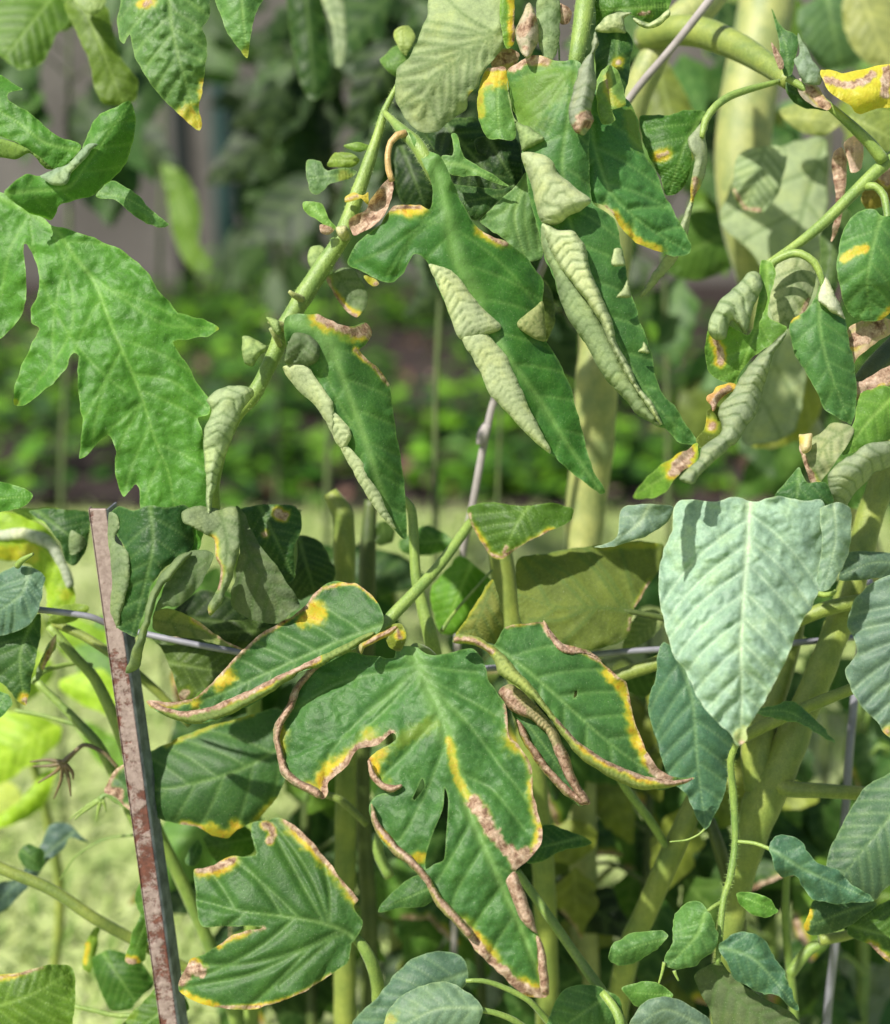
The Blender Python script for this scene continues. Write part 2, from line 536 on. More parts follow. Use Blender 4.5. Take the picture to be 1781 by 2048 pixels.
def make_stem_mat(name, ca, cb, rough=.5):
    m, t = new_mat(name)
    co = N(t, "ShaderNodeTexCoord").outputs["Object"]
    mp = N(t, "ShaderNodeMapping"); mp.inputs["Scale"].default_value = (1, 1, .06); t.links.new(co, mp.inputs[0])
    st = noise(t, mp.outputs[0], 420, 3, .6)
    bl = noise(t, co, 45, 3, .6)
    sp = noise(t, co, 900, 2, .6)
    c = mixc(t, st, ca, cb)
    c = mixc(t, 1.0, c, ramp(t, bl, [(.3, (.62, .72, .68)), (.7, (1.3, 1.18, 1.05))]), 'MULTIPLY')
    c = mixc(t, 1.0, c, ramp(t, sp, [(.35, (.86, .86, .86)), (.62, (1.12, 1.12, 1.12))]), 'MULTIPLY')
    b = N(t, "ShaderNodeBump"); b.inputs["Strength"].default_value = .45; b.inputs["Distance"].default_value = .0008
    t.links.new(math_(t, 'ADD', st, sp), b.inputs["Height"])
    pr = N(t, "ShaderNodeBsdfPrincipled"); t.links.new(c, pr.inputs["Base Color"]); t.links.new(b.outputs[0], pr.inputs["Normal"])
    pr.inputs["Roughness"].default_value = rough; pr.inputs["Sheen Weight"].default_value = .12; pr.inputs["Sheen Roughness"].default_value = .35
    pr.inputs["Subsurface Weight"].default_value = .0
    o = N(t, "ShaderNodeOutputMaterial"); t.links.new(pr.outputs[0], o.inputs[0])
    return m

MAT_LEAF = make_leaf_mat()
MAT_STEM = make_stem_mat("stem_green", (.13, .22, .04), (.21, .30, .075))
MAT_STEMY = make_stem_mat("stem_yellow_green", (.135, .185, .028), (.21, .265, .065))
MAT_STEMP = make_stem_mat("stem_pale", (.20, .24, .07), (.31, .34, .14))
MAT_STEMD = make_stem_mat("stem_dark", (.04, .065, .014), (.075, .11, .025))
MAT_DRY = make_stem_mat("stem_dry", (.30, .20, .06), (.44, .32, .15))
MAT_TRUSS = make_stem_mat("dried_flower", (.07, .06, .025), (.17, .12, .05))
# ------------------------------------------------------------------ the setting: lawn, soil bed, wall
Y_BED = CAM_Z / math.tan(PITCH + math.atan((1021 - H / 2) / F))      # where the lawn ends and the bed begins (about 3.1 m)
Y_WALL = 6.3

def ground_mat(name, cols, scale, bump=.01):
    m, t = new_mat(name)
    co = N(t, "ShaderNodeTexCoord").outputs["Object"]
    a = noise(t, co, scale, 5, .65); b = noise(t, co, scale * 9, 4, .7)
    f = math_(t, 'ADD', math_(t, 'MULTIPLY', a, .6), math_(t, 'MULTIPLY', b, .4))
    c = ramp(t, f, [(.30, cols[0]), (.5, cols[1]), (.68, cols[2])])
    bp = N(t, "ShaderNodeBump"); bp.inputs["Distance"].default_value = bump; bp.inputs["Strength"].default_value = .8
    t.links.new(b, bp.inputs["Height"])
    pr = N(t, "ShaderNodeBsdfPrincipled"); t.links.new(c, pr.inputs["Base Color"]); pr.inputs["Roughness"].default_value = .9
    pr.inputs["Specular IOR Level"].default_value = .15
    t.links.new(bp.outputs[0], pr.inputs["Normal"])
    o = N(t, "ShaderNodeOutputMaterial"); t.links.new(pr.outputs[0], o.inputs[0])
    return m

def sheet(name, x0, x1, y0, y1, z, nx, ny, amp, mat):
    xs = np.linspace(x0, x1, nx); ys = np.linspace(y0, y1, ny)
    X, Y = np.meshgrid(xs, ys)
    Z = z + amp * (noise2(X, Y, 3.1, 1.) + .6 * noise2(X, Y, 9.7, 4.))
    v = np.c_[X.ravel(), Y.ravel(), Z.ravel()]
    f = [(j * nx + i, j * nx + i + 1, (j + 1) * nx + i + 1, (j + 1) * nx + i) for j in range(ny - 1) for i in range(nx - 1)]
    me = bpy.data.meshes.new(name); me.from_pydata([tuple(p) for p in v], [], f); me.update()
    me.polygons.foreach_set("use_smooth", np.ones(len(f), bool)); me.materials.append(mat)
    o = bpy.data.objects.new(name, me); link(o); tag(o, kind="structure"); return o

MAT_LAWN = ground_mat("lawn_ground", [(.16, .23, .06), (.30, .36, .14), (.42, .45, .24)], 5)
MAT_SOIL = ground_mat("bed_soil", [(.012, .010, .008), (.028, .021, .019), (.075, .055, .050)], 7, .02)
sheet("ground", -60, 60, -20, 120, -.03, 12, 12, 0, MAT_LAWN)
sheet("lawn", -6, 6, -1.5, Y_BED, 0, 60, 40, .004, MAT_LAWN)
sheet("soil_bed", -6, 6, Y_BED - .02, Y_WALL + .4, .006, 120, 70, .022, MAT_SOIL)

def blades(name, n, xr, yr, h, w, cols, seed, lean=.5, leafy=False):
    """many small blades or leaflets in one mesh, with the leaf tissue material"""
    r = np.random.default_rng(seed)
    x = r.uniform(*xr, n); y = r.uniform(*yr, n)
    if leafy:     # clumped; even in the picture rather than on the ground
        inv = lambda k_: 1 / r.uniform(1 / yr[1], 1 / yr[0], k_)
        k = r.integers(0, max(6, n // 45), n)
        cx = r.uniform(*xr, k.max() + 1); cy = inv(k.max() + 1); ch = r.uniform(.3, 1.25, k.max() + 1)
        x = cx[k] + r.normal(0, .10, n); y = cy[k] + r.normal(0, .10, n); z0 = np.abs(r.normal(0, .5, n)) * h * 2.0 * ch[k]
    else:
        z0 = np.zeros(n)
    a = r.uniform(0, 2 * np.pi, n); hh = h * r.uniform(.5, 1.3, n); ww = w * r.uniform(.6, 1.3, n)
    el = r.uniform(.1, .9, n) if leafy else r.uniform(1 - lean, 1.0, n)
    dx = np.cos(a) * np.sqrt(1 - el ** 2 * .98) * hh; dy = np.sin(a) * np.sqrt(1 - el ** 2 * .98) * hh; dz = el * hh * (.5 if leafy else 1)
    px, py = -np.sin(a) * ww / 2, np.cos(a) * ww / 2
    b = np.c_[x, y, z0]; D = np.c_[dx, dy, dz]; S = np.c_[px, py, r.uniform(-.3, .3, n) * ww]
    m1 = b + D * .45
    tip = b + D; tip[:, 2] -= hh * (.22 if leafy else .12)
    V = np.stack([b, m1 + S, tip, m1 - S], 1).reshape(-1, 3)
    f = np.arange(4 * n).reshape(n, 4)
    me = bpy.data.meshes.new(name)
    me.from_pydata([tuple(p) for p in V], [], [tuple(q) for q in f]); me.update()
    c = np.array(cols)[r.integers(0, len(cols), n)] * r.uniform(.7, 1.3, (n, 1))
    at = me.attributes.new("tint", 'FLOAT_COLOR', 'POINT'); at.data.foreach_set("color", np.repeat(np.c_[c, np.ones(n)], 4, 0).astype(np.float32).ravel())
    at = me.attributes.new("mask", 'FLOAT_COLOR', 'POINT'); at.data.foreach_set("color", np.zeros(16 * n, np.float32))
    me.materials.append(MAT_LEAF)
    o = bpy.data.objects.new(name, me); link(o); return o

g = blades("grass", 26000, (-1.9, 1.2), (1.15, Y_BED - .02), .045, .006, [(.24, .33, .10), (.33, .40, .16), (.42, .46, .25), (.16, .26, .06)], 3, .7)
tag(g, "short pale green lawn grass behind the lower tomato leaves", "grass", kind="stuff")
g = blades("weeds", 5600, (-1.7, 1.9), (Y_BED + .1, Y_WALL - .3), .075, .055, [(.03, .10, .010), (.07, .19, .012), (.13, .30, .015), (.02, .06, .015)], 5, leafy=True)
tag(g, "low bright green weeds covering the dark soil bed", "weeds", kind="stuff")
# dead leaves and crumbs on the soil
g = blades("leaf_litter", 900, (-1.7, 1.9), (Y_BED + .05, Y_WALL - .3), .05, .035, [(.22, .12, .09), (.14, .08, .06), (.28, .20, .17)], 8, leafy=False, lean=.98)
tag(g, "brown dead leaves scattered on the dark soil bed", "leaf litter", kind="stuff")

def box(name, x0, x1, y0, y1, z0, z1, mat, parent=None, bev=.004):
    cx, cy = (x0 + x1) / 2, (y0 + y1) / 2
    V = [(x - cx, y - cy, z) for z in (z0, z1) for x, y in ((x0, y0), (x1, y0), (x1, y1), (x0, y1))]
    me = bpy.data.meshes.new(name)
    me.from_pydata(V, [], [(3, 2, 1, 0), (4, 5, 6, 7), (0, 1, 5, 4), (1, 2, 6, 5), (2, 3, 7, 6), (3, 0, 4, 7)]); me.update()
    me.materials.append(mat)
    o = bpy.data.objects.new(name, me)
    par = wloc(parent) if parent is not None else np.zeros(3)
    link(o, parent, Vector((cx - par[0], cy - par[1], -par[2])))
    md = o.modifiers.new("bevel", 'BEVEL'); md.width = bev; md.segments = 2
    return o

MAT_WALL = ground_mat("wall_render", [(.075, .070, .060), (.12, .112, .10), (.19, .18, .16)], 3, .004)  # albedo lowered to stand in for tree shade on the wall
MAT_CAP = ground_mat("wall_coping", [(.13, .12, .11), (.17, .16, .15), (.22, .21, .2)], 5, .004)
wl = plant("garden_wall", 0, Y_WALL + .12, "plain grey rendered wall behind the soil bed", "wall")
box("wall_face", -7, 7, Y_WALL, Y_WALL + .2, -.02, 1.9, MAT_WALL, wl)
box("coping", -7.02, 7.02, Y_WALL - .04, Y_WALL + .24, 1.904, 1.97, MAT_CAP, wl)

def metal_mat(name, ca, cb, metal=.0, rough=.5, scale=40):
    m, t = new_mat(name)
    co = N(t, "ShaderNodeTexCoord").outputs["Object"]
    a = noise(t, co, scale, 4, .6)
    c = ramp(t, a, [(.35, ca), (.65, cb)])
    pr = N(t, "ShaderNodeBsdfPrincipled"); t.links.new(c, pr.inputs["Base Color"])
    pr.inputs["Roughness"].default_value = rough; pr.inputs["Metallic"].default_value = metal
    o = N(t, "ShaderNodeOutputMaterial"); t.links.new(pr.outputs[0], o.inputs[0]); return m
MAT_POST = metal_mat("post_dark_green", (.012, .035, .032), (.02, .05, .045), .0, .45)
MAT_POSTD = metal_mat("post_black_green", (.006, .010, .010), (.012, .018, .016), .0, .6)
MAT_GREYM = metal_mat("wire_galvanised", (.17, .17, .20), (.27, .27, .31), .25, .5)
MAT_CORD = metal_mat("cord_grey", (.22, .20, .19), (.33, .30, .29), 0, .85)

def round_post(name, px, yy, wpx, z1, mat, label):
    d = yy * math.cos(PITCH) + (CAM_Z - .3) * math.sin(PITCH)
    x = (px - W / 2) / F * d; r = wpx / 2 * d / F
    e = plant(name, x, yy, label, "post")
    z = np.array([-.02, .4, .8, 1.2, z1 - .04])
    tube3(np.c_[np.full(5, x), np.full(5, yy), z], np.full(5, r), e, mat, "shaft", 20)
    tube3(np.array([[x, yy, z1 - .038], [x, yy, z1 - .005], [x, yy, z1]]), np.array([r * 1.12, r * 1.12, r * .9]), e, mat, "cap", 20)
    return e
round_post("fence_post", 455, Y_WALL - .5, 50, 2.1, MAT_POST, "tall dark green round post in front of the grey wall")
round_post("fence_post", 372, Y_WALL - .25, 42, 1.25, MAT_POSTD, "short blackish round post close to the grey wall")
# ------------------------------------------------------------------ upper left: healthy plant
pA = plant("tomato_plant", -.46, .88, "healthy tomato plant with flat toothed bright green leaves hanging in from outside")
tube3(np.array([[-.46, .88, 0], [-.45, .90, .4], [-.44, .91, .7], [-.42, .92, .95], [-.41, .93, 1.15]]), np.array([.012, .011, .010, .008, .006]), pA, MAT_STEM, "stem", 12)
L1 = Leaf("-30,385 10,387 60,418 104,448 168,468 216,488 249,503 280,527 303,554 315,577 337,598 357,625 394,635 425,645 440,658 411,673 371,679 347,684 357,705 381,736 398,770 418,803 419,827 396,837 404,860 409,904 416,965 419,1019 412,1060 385,1112 330,1085 290,1040 283,1019 273,968 248,992 232,955 231,904 216,872 189,894 160,918 162,881 165,837 157,786 155,743 157,712 148,706 138,716 131,739 101,770 51,808 29,810 27,783 44,732 64,689 77,658 61,645 62,618 74,594 77,550 67,510 56,490 47,490 52,550 52,601 37,641 0,677 -40,690 -80,600 -60,430",
   mid="-20,385 60,425 115,465 148,512 189,564 219,641 243,699 266,749 286,803 313,887 337,945 350,1019 382,1105", d=.955, tx=.05, ty=-.12, cup=.016, bow=.012, tint=TOP, mw=8, buck=.0034, relief=.0008, pucker=.0005,
   veins=["100,455 135,540 146,640 110,720 32,805", "175,545 250,600 330,648 436,658", "60,425 20,500 0,600", "243,699 200,780 165,840", "286,803 230,850 165,912", "300,850 265,930 250,985", "266,749 340,760 412,815"], nv=7, yel=[("440,658", 10, .6), ("31,806", 12, .6)])
L1.build(pA, "leaf", "long flat green leaf with pointed lobes")
L2 = Leaf("10,383 34,357 61,347 81,352 111,340 135,333 160,305 168,286 179,259 199,229 229,216 259,202 270,236 268,276 253,323 222,357 189,387 152,401 118,411 104,440 60,425 15,392", mid="15,386 84,380 140,372 180,318 215,270 257,208", d=.935, tx=.2, ty=.1, cup=.02, bow=.0, nv=5)
L2.roll("79,352 111,337 135,328 155,306 178,287 197,289", "86,358 98,366 115,371 136,366 143,346 166,322 185,300", tint=(.24, .33, .20), wr=.0003)
L2.build(pA)
L3 = Leaf("-40,140 0,148 24,165 44,177 17,184 15,199 37,212 67,229 94,256 125,276 162,290 152,310 131,330 111,337 84,330 64,307 34,286 0,273 -40,262", mid="160,300 90,285 30,240 -40,200", d=.965, ty=-.2, tint=TOP)
L3.roll("-20,312 0,315 34,318 62,306 90,336", "-20,272 0,276 34,286 64,302 107,337", tint=(.15, .25, .05), wr=.0002)
L3.build(pA)
Leaf("192,391 216,364 232,362 256,377 286,401 313,428 339,448 320,455 290,445 263,425 229,401", mid="195,385 260,400 337,448", d=.975, tint=(.075, .19, .055), nv=4).build(pA)
Leaf("-40,970 0,965 27,970 51,978 64,992 44,1015 0,1026 -30,1030", mid="-40,1000 62,992", d=.96, nv=3).build(pA)
Leaf("240,-40 243,0 234,40 239,74 249,88 258,67 266,98 286,141 320,189 357,226 381,249 399,261 403,246 397,212 408,165 413,118 411,74 404,57 418,34 421,0 421,-60 330,-90", mid="330,-90 345,60 370,160 398,255", d=.985, tint=(.075, .17, .055), yel=[("398,255 375,235", 40, .8), ("408,165 404,220 399,255", 14, .8)], burn=[("290,8 300,2", 5, 12)], relief=.0012, pucker=.0012, nv=8).build(pA)
Leaf("431,-5 441,27 453,61 472,88 495,116 499,91 505,57 515,20 529,-3 520,-60 450,-60", mid="480,-60 485,20 494,112", d=.985, tint=(.08, .19, .06), yel=[("493,110", 30, .6)], nv=6).build(pA)
Leaf("130,5 175,-10 215,15 225,60 240,110 275,160 270,200 235,212 205,205 190,170 175,110 150,60", d=1.12, tint=(.07, .13, .015)).build(pA)
Leaf("-30,-30 60,-40 120,-10 140,40 110,70 90,120 40,140 0,110 -40,100", d=1.16, tint=(.055, .13, .012)).build(pA)
Leaf("60,-40 150,-30 170,30 130,60 80,40", d=1.2, tint=(.10, .19, .03)).build(pA)
Leaf("140,-20 190,-30 215,0 190,30 165,20", d=1.1, tint=(.2, .3, .12)).build(pA)

# ------------------------------------------------------------------ upper centre: plant with rolled leaves
pB = pplant("tomato_plant", 490, 1.25, "tomato plant with long green leaves rolled into pale tubes on a slanting hairy stem")
S1 = "880,-30 862,40 800,160 769,222 762,249 742,313 718,381 685,472 648,530 604,598 571,655 546,715 512,782 470,835 440,900 426,980 432,1050 470,1120 500,1230 510,1500 505,1800 500,2300 490,2530"
tube(S1, [6, 7, 9, 14, 18, 24, 30, 34, 36, 38, 36, 32, 30, 29, 28, 28, 28, 28, 28, 30, 30, 30, 32], [1.0, 1.0, .99, .985, .985, .985, .985, .985, .985, .985, .985, .985, .985, .985, .99, 1.0, 1.02, 1.06, 1.1, 1.13, 1.15, 1.2, 1.25], pB, MAT_STEM, "stem", 16, .07, hair=2600)
Leaf("575,-30 640,-30 655,80 662,150 640,197 612,190 590,120", mid="610,-30 630,190", d=1.28, tint=(.016, .05, .008)).build(pB)
Leaf("640,-20 684,-10 692,60 690,122 674,132 664,60", d=1.27, tint=(.30, .36, .2), under=1).build(pB)
Leaf("325,330 372,350 402,420 396,480 424,532 390,545 350,480 335,400", d=1.75, tint=(.09, .18, .03)).build(pB)
# small knobs and side shoots on the stem
for q, w in (("604,598 588,590 578,582", [16, 12, 7]), ("571,655 556,650 538,640", [22, 18, 12]), ("560,690 550,670 541,655", [12, 12, 9]), ("690,470 688,462 686,452", [26, 22, 14])):
    tube(q, w, [.98, .972, .97], pB, MAT_STEMP, "side_shoot", 8, step=5)
Leaf("485,675 499,673 520,684 536,695 520,712 505,732 490,728 485,716", d=.968, tint=(.27, .36, .14), under=1, puff=.006, nv=2, s=3).build(pB)
Leaf("532,634 545,636 559,645 561,665 552,668 545,655", d=.966, tint=(.27, .36, .14), under=1, puff=.004, nv=1, s=3).build(pB)
Leaf("618,498 640,490 652,505 648,528 630,545 617,530", d=.992, tint=(.27, .36, .14), under=1, puff=.004, nv=2, s=3).build(pB)
Leaf("607,404 627,401 648,411 658,438 672,455 660,462 638,441 614,428", d=.975, tint=(.10, .22, .05), nv=3, s=3, burn=[("650,458 664,464", 6, 8)]).build(pB)
Leaf("640,450 660,452 668,462 655,470 642,466", d=.972, tint=DEADC, burn=[("640,455 668,464", 30, 0)], s=3).build(pB)
Leaf("672,455 690,452 697,462 690,478 678,474", d=.968, tint=(.5, .48, .3), under=1, puff=.004, s=3, nv=0).build(pB)
Leaf("612,325 640,322 655,340 690,336 715,345 690,360 660,368 640,388 620,380", d=1.0, tint=(.085, .17, .075), nv=3, yel=[("690,350", 22, .5)]).build(pB)
Leaf("655,330 670,305 700,305 720,320 700,335", d=1.01, tint=(.12, .2, .03), nv=3).build(pB)
Leaf("688,290 710,283 730,286 745,297 715,302", d=1.0, tint=(.09, .18, .03), nv=2).build(pB)
Leaf("735,385 725,392 705,385 690,395 692,405 720,398 735,410", d=.972, tint=(.4, .3, .06), yel=[("690,395 735,398", 18, .6)], burn=[("692,398 715,392", 3, 3)], nv=0, s=3).build(pB)
Leaf("654,554 685,534 708,540 732,577 734,608 715,635 685,611 661,577", d=1.0, tint=UNDG, under=1, burn=[("656,560 668,590 690,618 712,632", 5, 9)], nv=4).build(pB)
Leaf("728,552 742,553 758,566 745,572 733,566", d=.985, tint=OLIVE, yel=[("740,560", 20, .7)], burn=[("752,568", 4, 4)], nv=0, s=3).build(pB)
# petiole of the main rolled leaf and its dead side leaflet
tube("768,224 785,240 805,262 833,288 854,322 868,355 878,390", [13, 15, 24, 30, 30, 22, 5], [.985, .975, .962, .955, .953, .955, .962], pB, MAT_STEM, "petiole", 12, hair=500)
tube("812,266 795,270 782,284 776,310 778,340 785,362", [16, 15, 13, 13, 14, 12], [.955, .953, .952, .951, .951, .951], pB, MAT_DRY, "petiole", 10)
Leaf("782,354 788,371 779,404 766,435 739,458 708,468 700,438 732,421 742,401 759,374", mid="784,358 765,400 705,455", d=.950, tint=DEADC, burn=[("784,358 705,455", 90, 0)], cup=-.012, buck=.006, relief=.002, nv=5, s=3).build(pB, "leaf", "shrivelled dead pinkish brown leaflet")
C1 = Leaf("820,265 853,300 880,312 900,347 917,391 948,445 985,472 1012,485 1049,510 1072,540 1086,564 1087,591 1086,640 1092,679 1118,719 1139,766 1152,810 1169,881 1186,935 1210,982 1199,988 1152,951 1095,903 1055,871 1022,833 995,807 971,773 962,743 924,679 904,641 884,588 867,550 857,527 840,510 826,510 816,530 803,550 786,564 769,562 752,556 725,544 695,530 698,512 718,480 739,467 759,451 772,428 793,411 840,409 860,418 867,387 860,357 846,323 830,297",
   mid="824,270 855,310 880,370 895,430 905,500 935,570 975,640 1020,720 1080,800 1130,880 1204,985", d=.950, tx=.26, ty=-.05, cup=.026, bow=.010, tint=DEEP, mw=17, buck=.003,
   veins=["890,420 830,460 770,500 710,525", "890,430 820,480 775,550", "897,450 840,440 790,425"], nv=10, burn=[("775,420 800,414 840,414", 5, 16), ("960,455 990,476 1013,487", 4, 12)], pale=[("824,270 855,310 878,365", 30, 1), ("855,310 880,370 897,440 915,510 960,600", 17, .8), ("897,440 935,570 1020,720 1130,880", 8, .6)], curl=.004)
C1.roll("857,527 867,550 884,588 904,641 925,680", "872,529 907,544 937,581 964,615 1002,656", wper=15)
C1.roll("924,674 962,743 975,782 1022,833 1061,876 1100,907", "966,663 1012,709 1028,743 1045,780 1059,817 1100,895", wper=15)
C1.roll("1087,603 1091,640 1090,681", "1072,612 1034,648 1060,672", tint=(.30, .33, .13), wr=.0004, wper=12)
C1.build(pB, "leaf", "long green leaf with its left margin rolled into a pale tube")
Leaf("1049,347 1030,372 998,404 961,441 985,462 1005,475 1055,520 1085,510 1080,455 1068,387 1060,350", mid="1058,350 1030,430 1050,515", d=.985, tint=(.08, .17, .065), veins=["1055,360 1050,430 1060,500", "1055,360 1010,420 975,445", "1056,360 1072,430 1078,500"], nv=0).build(pB)
Leaf("884,313 905,310 907,285 905,268 915,268 924,296 931,317 971,340 1018,371 985,364 954,350 920,352 900,348", mid="890,325 930,332 1015,370", d=.968, tint=(.085, .2, .06), nv=2, s=3).build(pB)
# lower rolled leaf
C5 = Leaf("570,641 594,628 631,628 661,641 702,655 732,646 744,668 729,689 718,702 752,732 779,769 786,820 793,870 806,938 813,1019 812,1078 790,1060 764,1019 739,985 722,945 700,900 690,885 668,830 642,780 612,745 577,705", mid="575,640 640,660 672,720 702,800 737,900 772,1019 805,1070", d=.962, tx=.25, ty=.05, cup=.02, bow=.008, tint=(.042, .125, .034), burn=[("640,634 665,645 705,662 738,662", 10, 14), ("735,655 742,668", 12, 0), ("712,700 750,734 778,770", 2.5, 6)], nv=7, mw=9, pale=[("575,640 640,660 668,712", 20, .9), ("672,720 702,800 737,900 772,1019", 8, .9)])
C5.piece("587,668 617,668 641,692 638,719 611,735 574,729 572,700", mid="605,665 600,733", tint=UNDG, under=1, puff=.010, nv=4, off=.002)
C5.roll("566,735 600,783 627,807 651,840 668,868", "611,729 634,756 662,798 667,812 672,866", wper=16)
C5.roll("651,835 671,881 690,908", "668,822 698,856 704,874 690,900", wper=13)
C5.roll("680,890 695,921 722,972 752,1019 785,1058", "690,888 718,914 739,955 759,985 772,1015 792,1058", wper=13)
C5.build(pB, "leaf", "narrow dark green leaf with a crinkled pale rolled margin and scorched corner")
L10 = Leaf("499,773 509,793 485,820 472,857 455,901 441,938 427,988 420,1035 412,1040 412,972 408,921 408,864 425,823 414,800 435,780 465,771", mid="500,780 450,820 430,900 418,1035", d=.95, tint=(.34, .42, .22), under=1, puff=.013, wr=.0012, wper=24, nv=-1, cup=0, s=3.4)
L10.build(pB, "leaf", "pale leaf rolled up into a tube")
# second hanging leaf
tube("1190,-60 1172,0 1166,40 1158,90 1150,128 1135,180", [44, 40, 38, 34, 28, 5], [.97, .958, .952, .950, .950, .960], pB, MAT_STEM, "petiole", 12, hair=300)
tube("1120,140 1118,90 1112,40 1115,-10", [4, 4, 4, 4], [.96, .97, .98, .99], pB, MAT_STEM, "petiole", 6)
C6 = Leaf("1152,120 1112,123 1090,114 1068,111 1044,121 1017,138 1012,162 1017,202 1036,240 1042,290 1050,340 1058,390 1070,440 1085,495 1092,520 1108,550 1122,601 1139,638 1169,682 1193,729 1213,759 1253,800 1273,827 1314,850 1331,857 1358,884 1388,889 1402,888 1388,867 1368,840 1348,810 1324,783 1310,749 1304,706 1290,665 1277,631 1267,598 1257,567 1250,520 1243,489 1236,455 1226,435 1185,400 1180,330 1178,250 1172,180 1163,130",
   mid="1153,125 1140,220 1125,320 1135,420 1165,520 1205,620 1245,700 1290,780 1340,840 1398,886", d=.945, tx=-.12, ty=.06, cup=.022, bow=.012, tint=(.045, .135, .040),
   veins=["1148,130 1090,180 1040,225", "1148,130 1105,200 1070,250", "1148,135 1120,210 1095,270", "1150,130 1090,140 1030,160"], nv=10, burn=[("1024,136 1045,122 1068,118 1092,120", 9, 10)], yel=[("1100,160 1060,200 1050,230", 70, .28)], curl=.003)  # yel here paints the sunlit, light-through lime of the top lobe
C6.piece("1017,160 1028,235 1061,256 1088,276 1072,290 1056,298 1044,302 1034,260 1018,205", mid="1035,235 1080,275", tint=(.24, .32, .13), under=1, puff=.006, wr=.0005, wper=16, off=.003, nv=-1)
C6.roll("1044,306 1058,354 1071,404 1085,447", "1085,307 1108,323 1118,347 1152,374 1183,401 1166,418 1139,431 1118,448", h=.014, wr=.0018, wper=26, off=.004)
C6.roll("1083,449 1085,495 1108,550 1122,601 1139,638 1169,682 1193,729 1213,759 1253,800 1273,827 1318,853", "1100,458 1115,510 1145,560 1182,610 1205,650 1230,700 1258,752 1290,803 1322,850", h=.008, wper=22, tint=(.25, .33, .16))
C6.roll("1085,449 1105,510 1135,555 1172,600 1198,640 1222,690 1250,745 1285,798 1320,850", "1115,458 1149,462 1172,495 1182,540 1206,598 1226,641 1236,689 1260,729 1280,776 1307,807 1325,848", h=.013, wper=20, off=.005)
for q in ("1230,498 1243,500 1252,531 1225,531", "1255,560 1263,594 1233,593 1246,580", "1288,682 1301,706 1279,703 1286,694"):
    C6.piece(q, tint=(.36, .42, .22), under=1, puff=.003, off=.006, nv=-1, s=3, wave=0)
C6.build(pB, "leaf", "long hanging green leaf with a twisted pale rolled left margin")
C7 = Leaf("1193,162 1215,180 1250,195 1267,216 1280,256 1290,310 1314,344 1331,391 1354,435 1378,478 1381,505 1354,512 1314,502 1280,489 1246,458 1226,428 1205,410 1175,398 1152,337 1142,286 1150,230", mid="1180,180 1190,290 1222,385 1290,450 1376,503", d=.962, tx=.16, ty=-.05, cup=.016, tint=(.045, .14, .045), relief=.0024, pucker=.0006, nv=5, yel=[("1226,430 1246,458 1280,488 1316,502", 18, .9), ("1258,225 1280,290", 22, .35)], burn=[("1213,416 1224,428", 5, 10)])
C7.build(pB)
C8 = Leaf("1193,64 1199,88 1189,111 1193,162 1182,222 1188,240 1169,270 1152,266 1139,243 1137,216 1149,175 1159,135 1179,108 1186,80", mid="1193,70 1175,150 1155,255", d=.928, tint=(.30, .34, .24), under=1, puff=.010, wr=.001, wper=24, nv=-1, burn=[("1155,255 1175,232 1180,245", 13, 6)], s=3)
C8.build(pB, "leaf", "twisted pale leaf tip ending in dead brown tissue")
Leaf("1193,61 1209,34 1236,24 1263,25 1250,37 1253,64 1236,66", mid="1195,60 1225,45 1262,27", d=.945, tint=UNDER, under=1, puff=.006, nv=4, s=3).build(pB)
Leaf("1196,60 1253,64 1266,90 1262,120 1255,170 1240,205 1200,180 1190,130", d=.972, tint=DARK, burn=[("1236,125", 5, 12)]).build(pB)
Leaf("1185,-40 1330,-40 1337,25 1300,45 1265,30 1240,22 1210,36 1195,60 1190,10", d=.965, tint=(.05, .14, .02), burn=[("1280,28 1300,24", 4, 12)], nv=5).build(pB)
Leaf("1265,32 1300,46 1337,20 1340,34 1310,54 1280,52", d=.960, tint=UNDER, under=1, puff=.004, nv=2, s=3).build(pB)
Leaf("1196,155 1216,131 1236,141 1250,182 1250,212 1226,218 1232,240 1205,246 1192,200", d=.945, tint=(.10, .20, .055), yel=[("1215,150 1220,190 1240,210", 14, .6)], burn=[("1213,160 1218,185", 1.5, 5)], nv=4, s=3.2).build(pB)
# pale underside leaf at the top and its scorched neighbours
C11 = Leaf("870,-30 998,-30 1001,50 1008,91 988,118 968,141 954,175 937,192 931,219 907,236 877,261 846,265 819,249 799,216 791,189 796,135 819,114 836,77 853,34", mid="1006,52 935,105 870,165 838,230", d=.968, tx=-.1, ty=.1, tint=(.28, .345, .17), under=1, relief=-.0022, veins=["1000,60 930,70 850,60", "985,75 900,95 825,110", "960,92 880,120 800,150", "930,112 870,150 805,205", "900,140 900,190 885,250", "940,105 935,150 925,200", "980,75 970,100 965,130", "990,65 930,30 880,-20"], nv=5, yel=[("945,190", 14, .5)], burn=[("943,188", 3, 6)])
C11.build(pB, "leaf", "broad crinkled leaf showing its pale veined underside")
Leaf("1001,-20 1028,-20 1030,34 1028,84 1012,96 1003,52", d=.955, tint=(.10, .22, .03), yel=[("1026,-10 1027,84", 16, 1)], burn=[("1029,20 1028,80", 3, 8)], nv=3, s=3.2).build(pB)
Leaf("1045,27 1062,5 1076,47 1076,84 1055,117 1038,91 1032,64", d=.948, tint=(.42, .36, .27), under=1, burn=[("1045,60 1065,40", 12, 0), ("1050,95", 5, 0)], puff=.006, nv=2, s=3).build(pB)
Leaf("1076,-10 1116,-10 1120,67 1109,117 1086,113 1074,60", d=.955, tint=(.24, .32, .16), under=1, nv=4, s=3.4).build(pB)
Leaf("1119,5 1143,20 1138,44 1124,46", d=.965, tint=DEADC, burn=[("1119,5 1138,44", 40, 0)], s=3).build(pB)
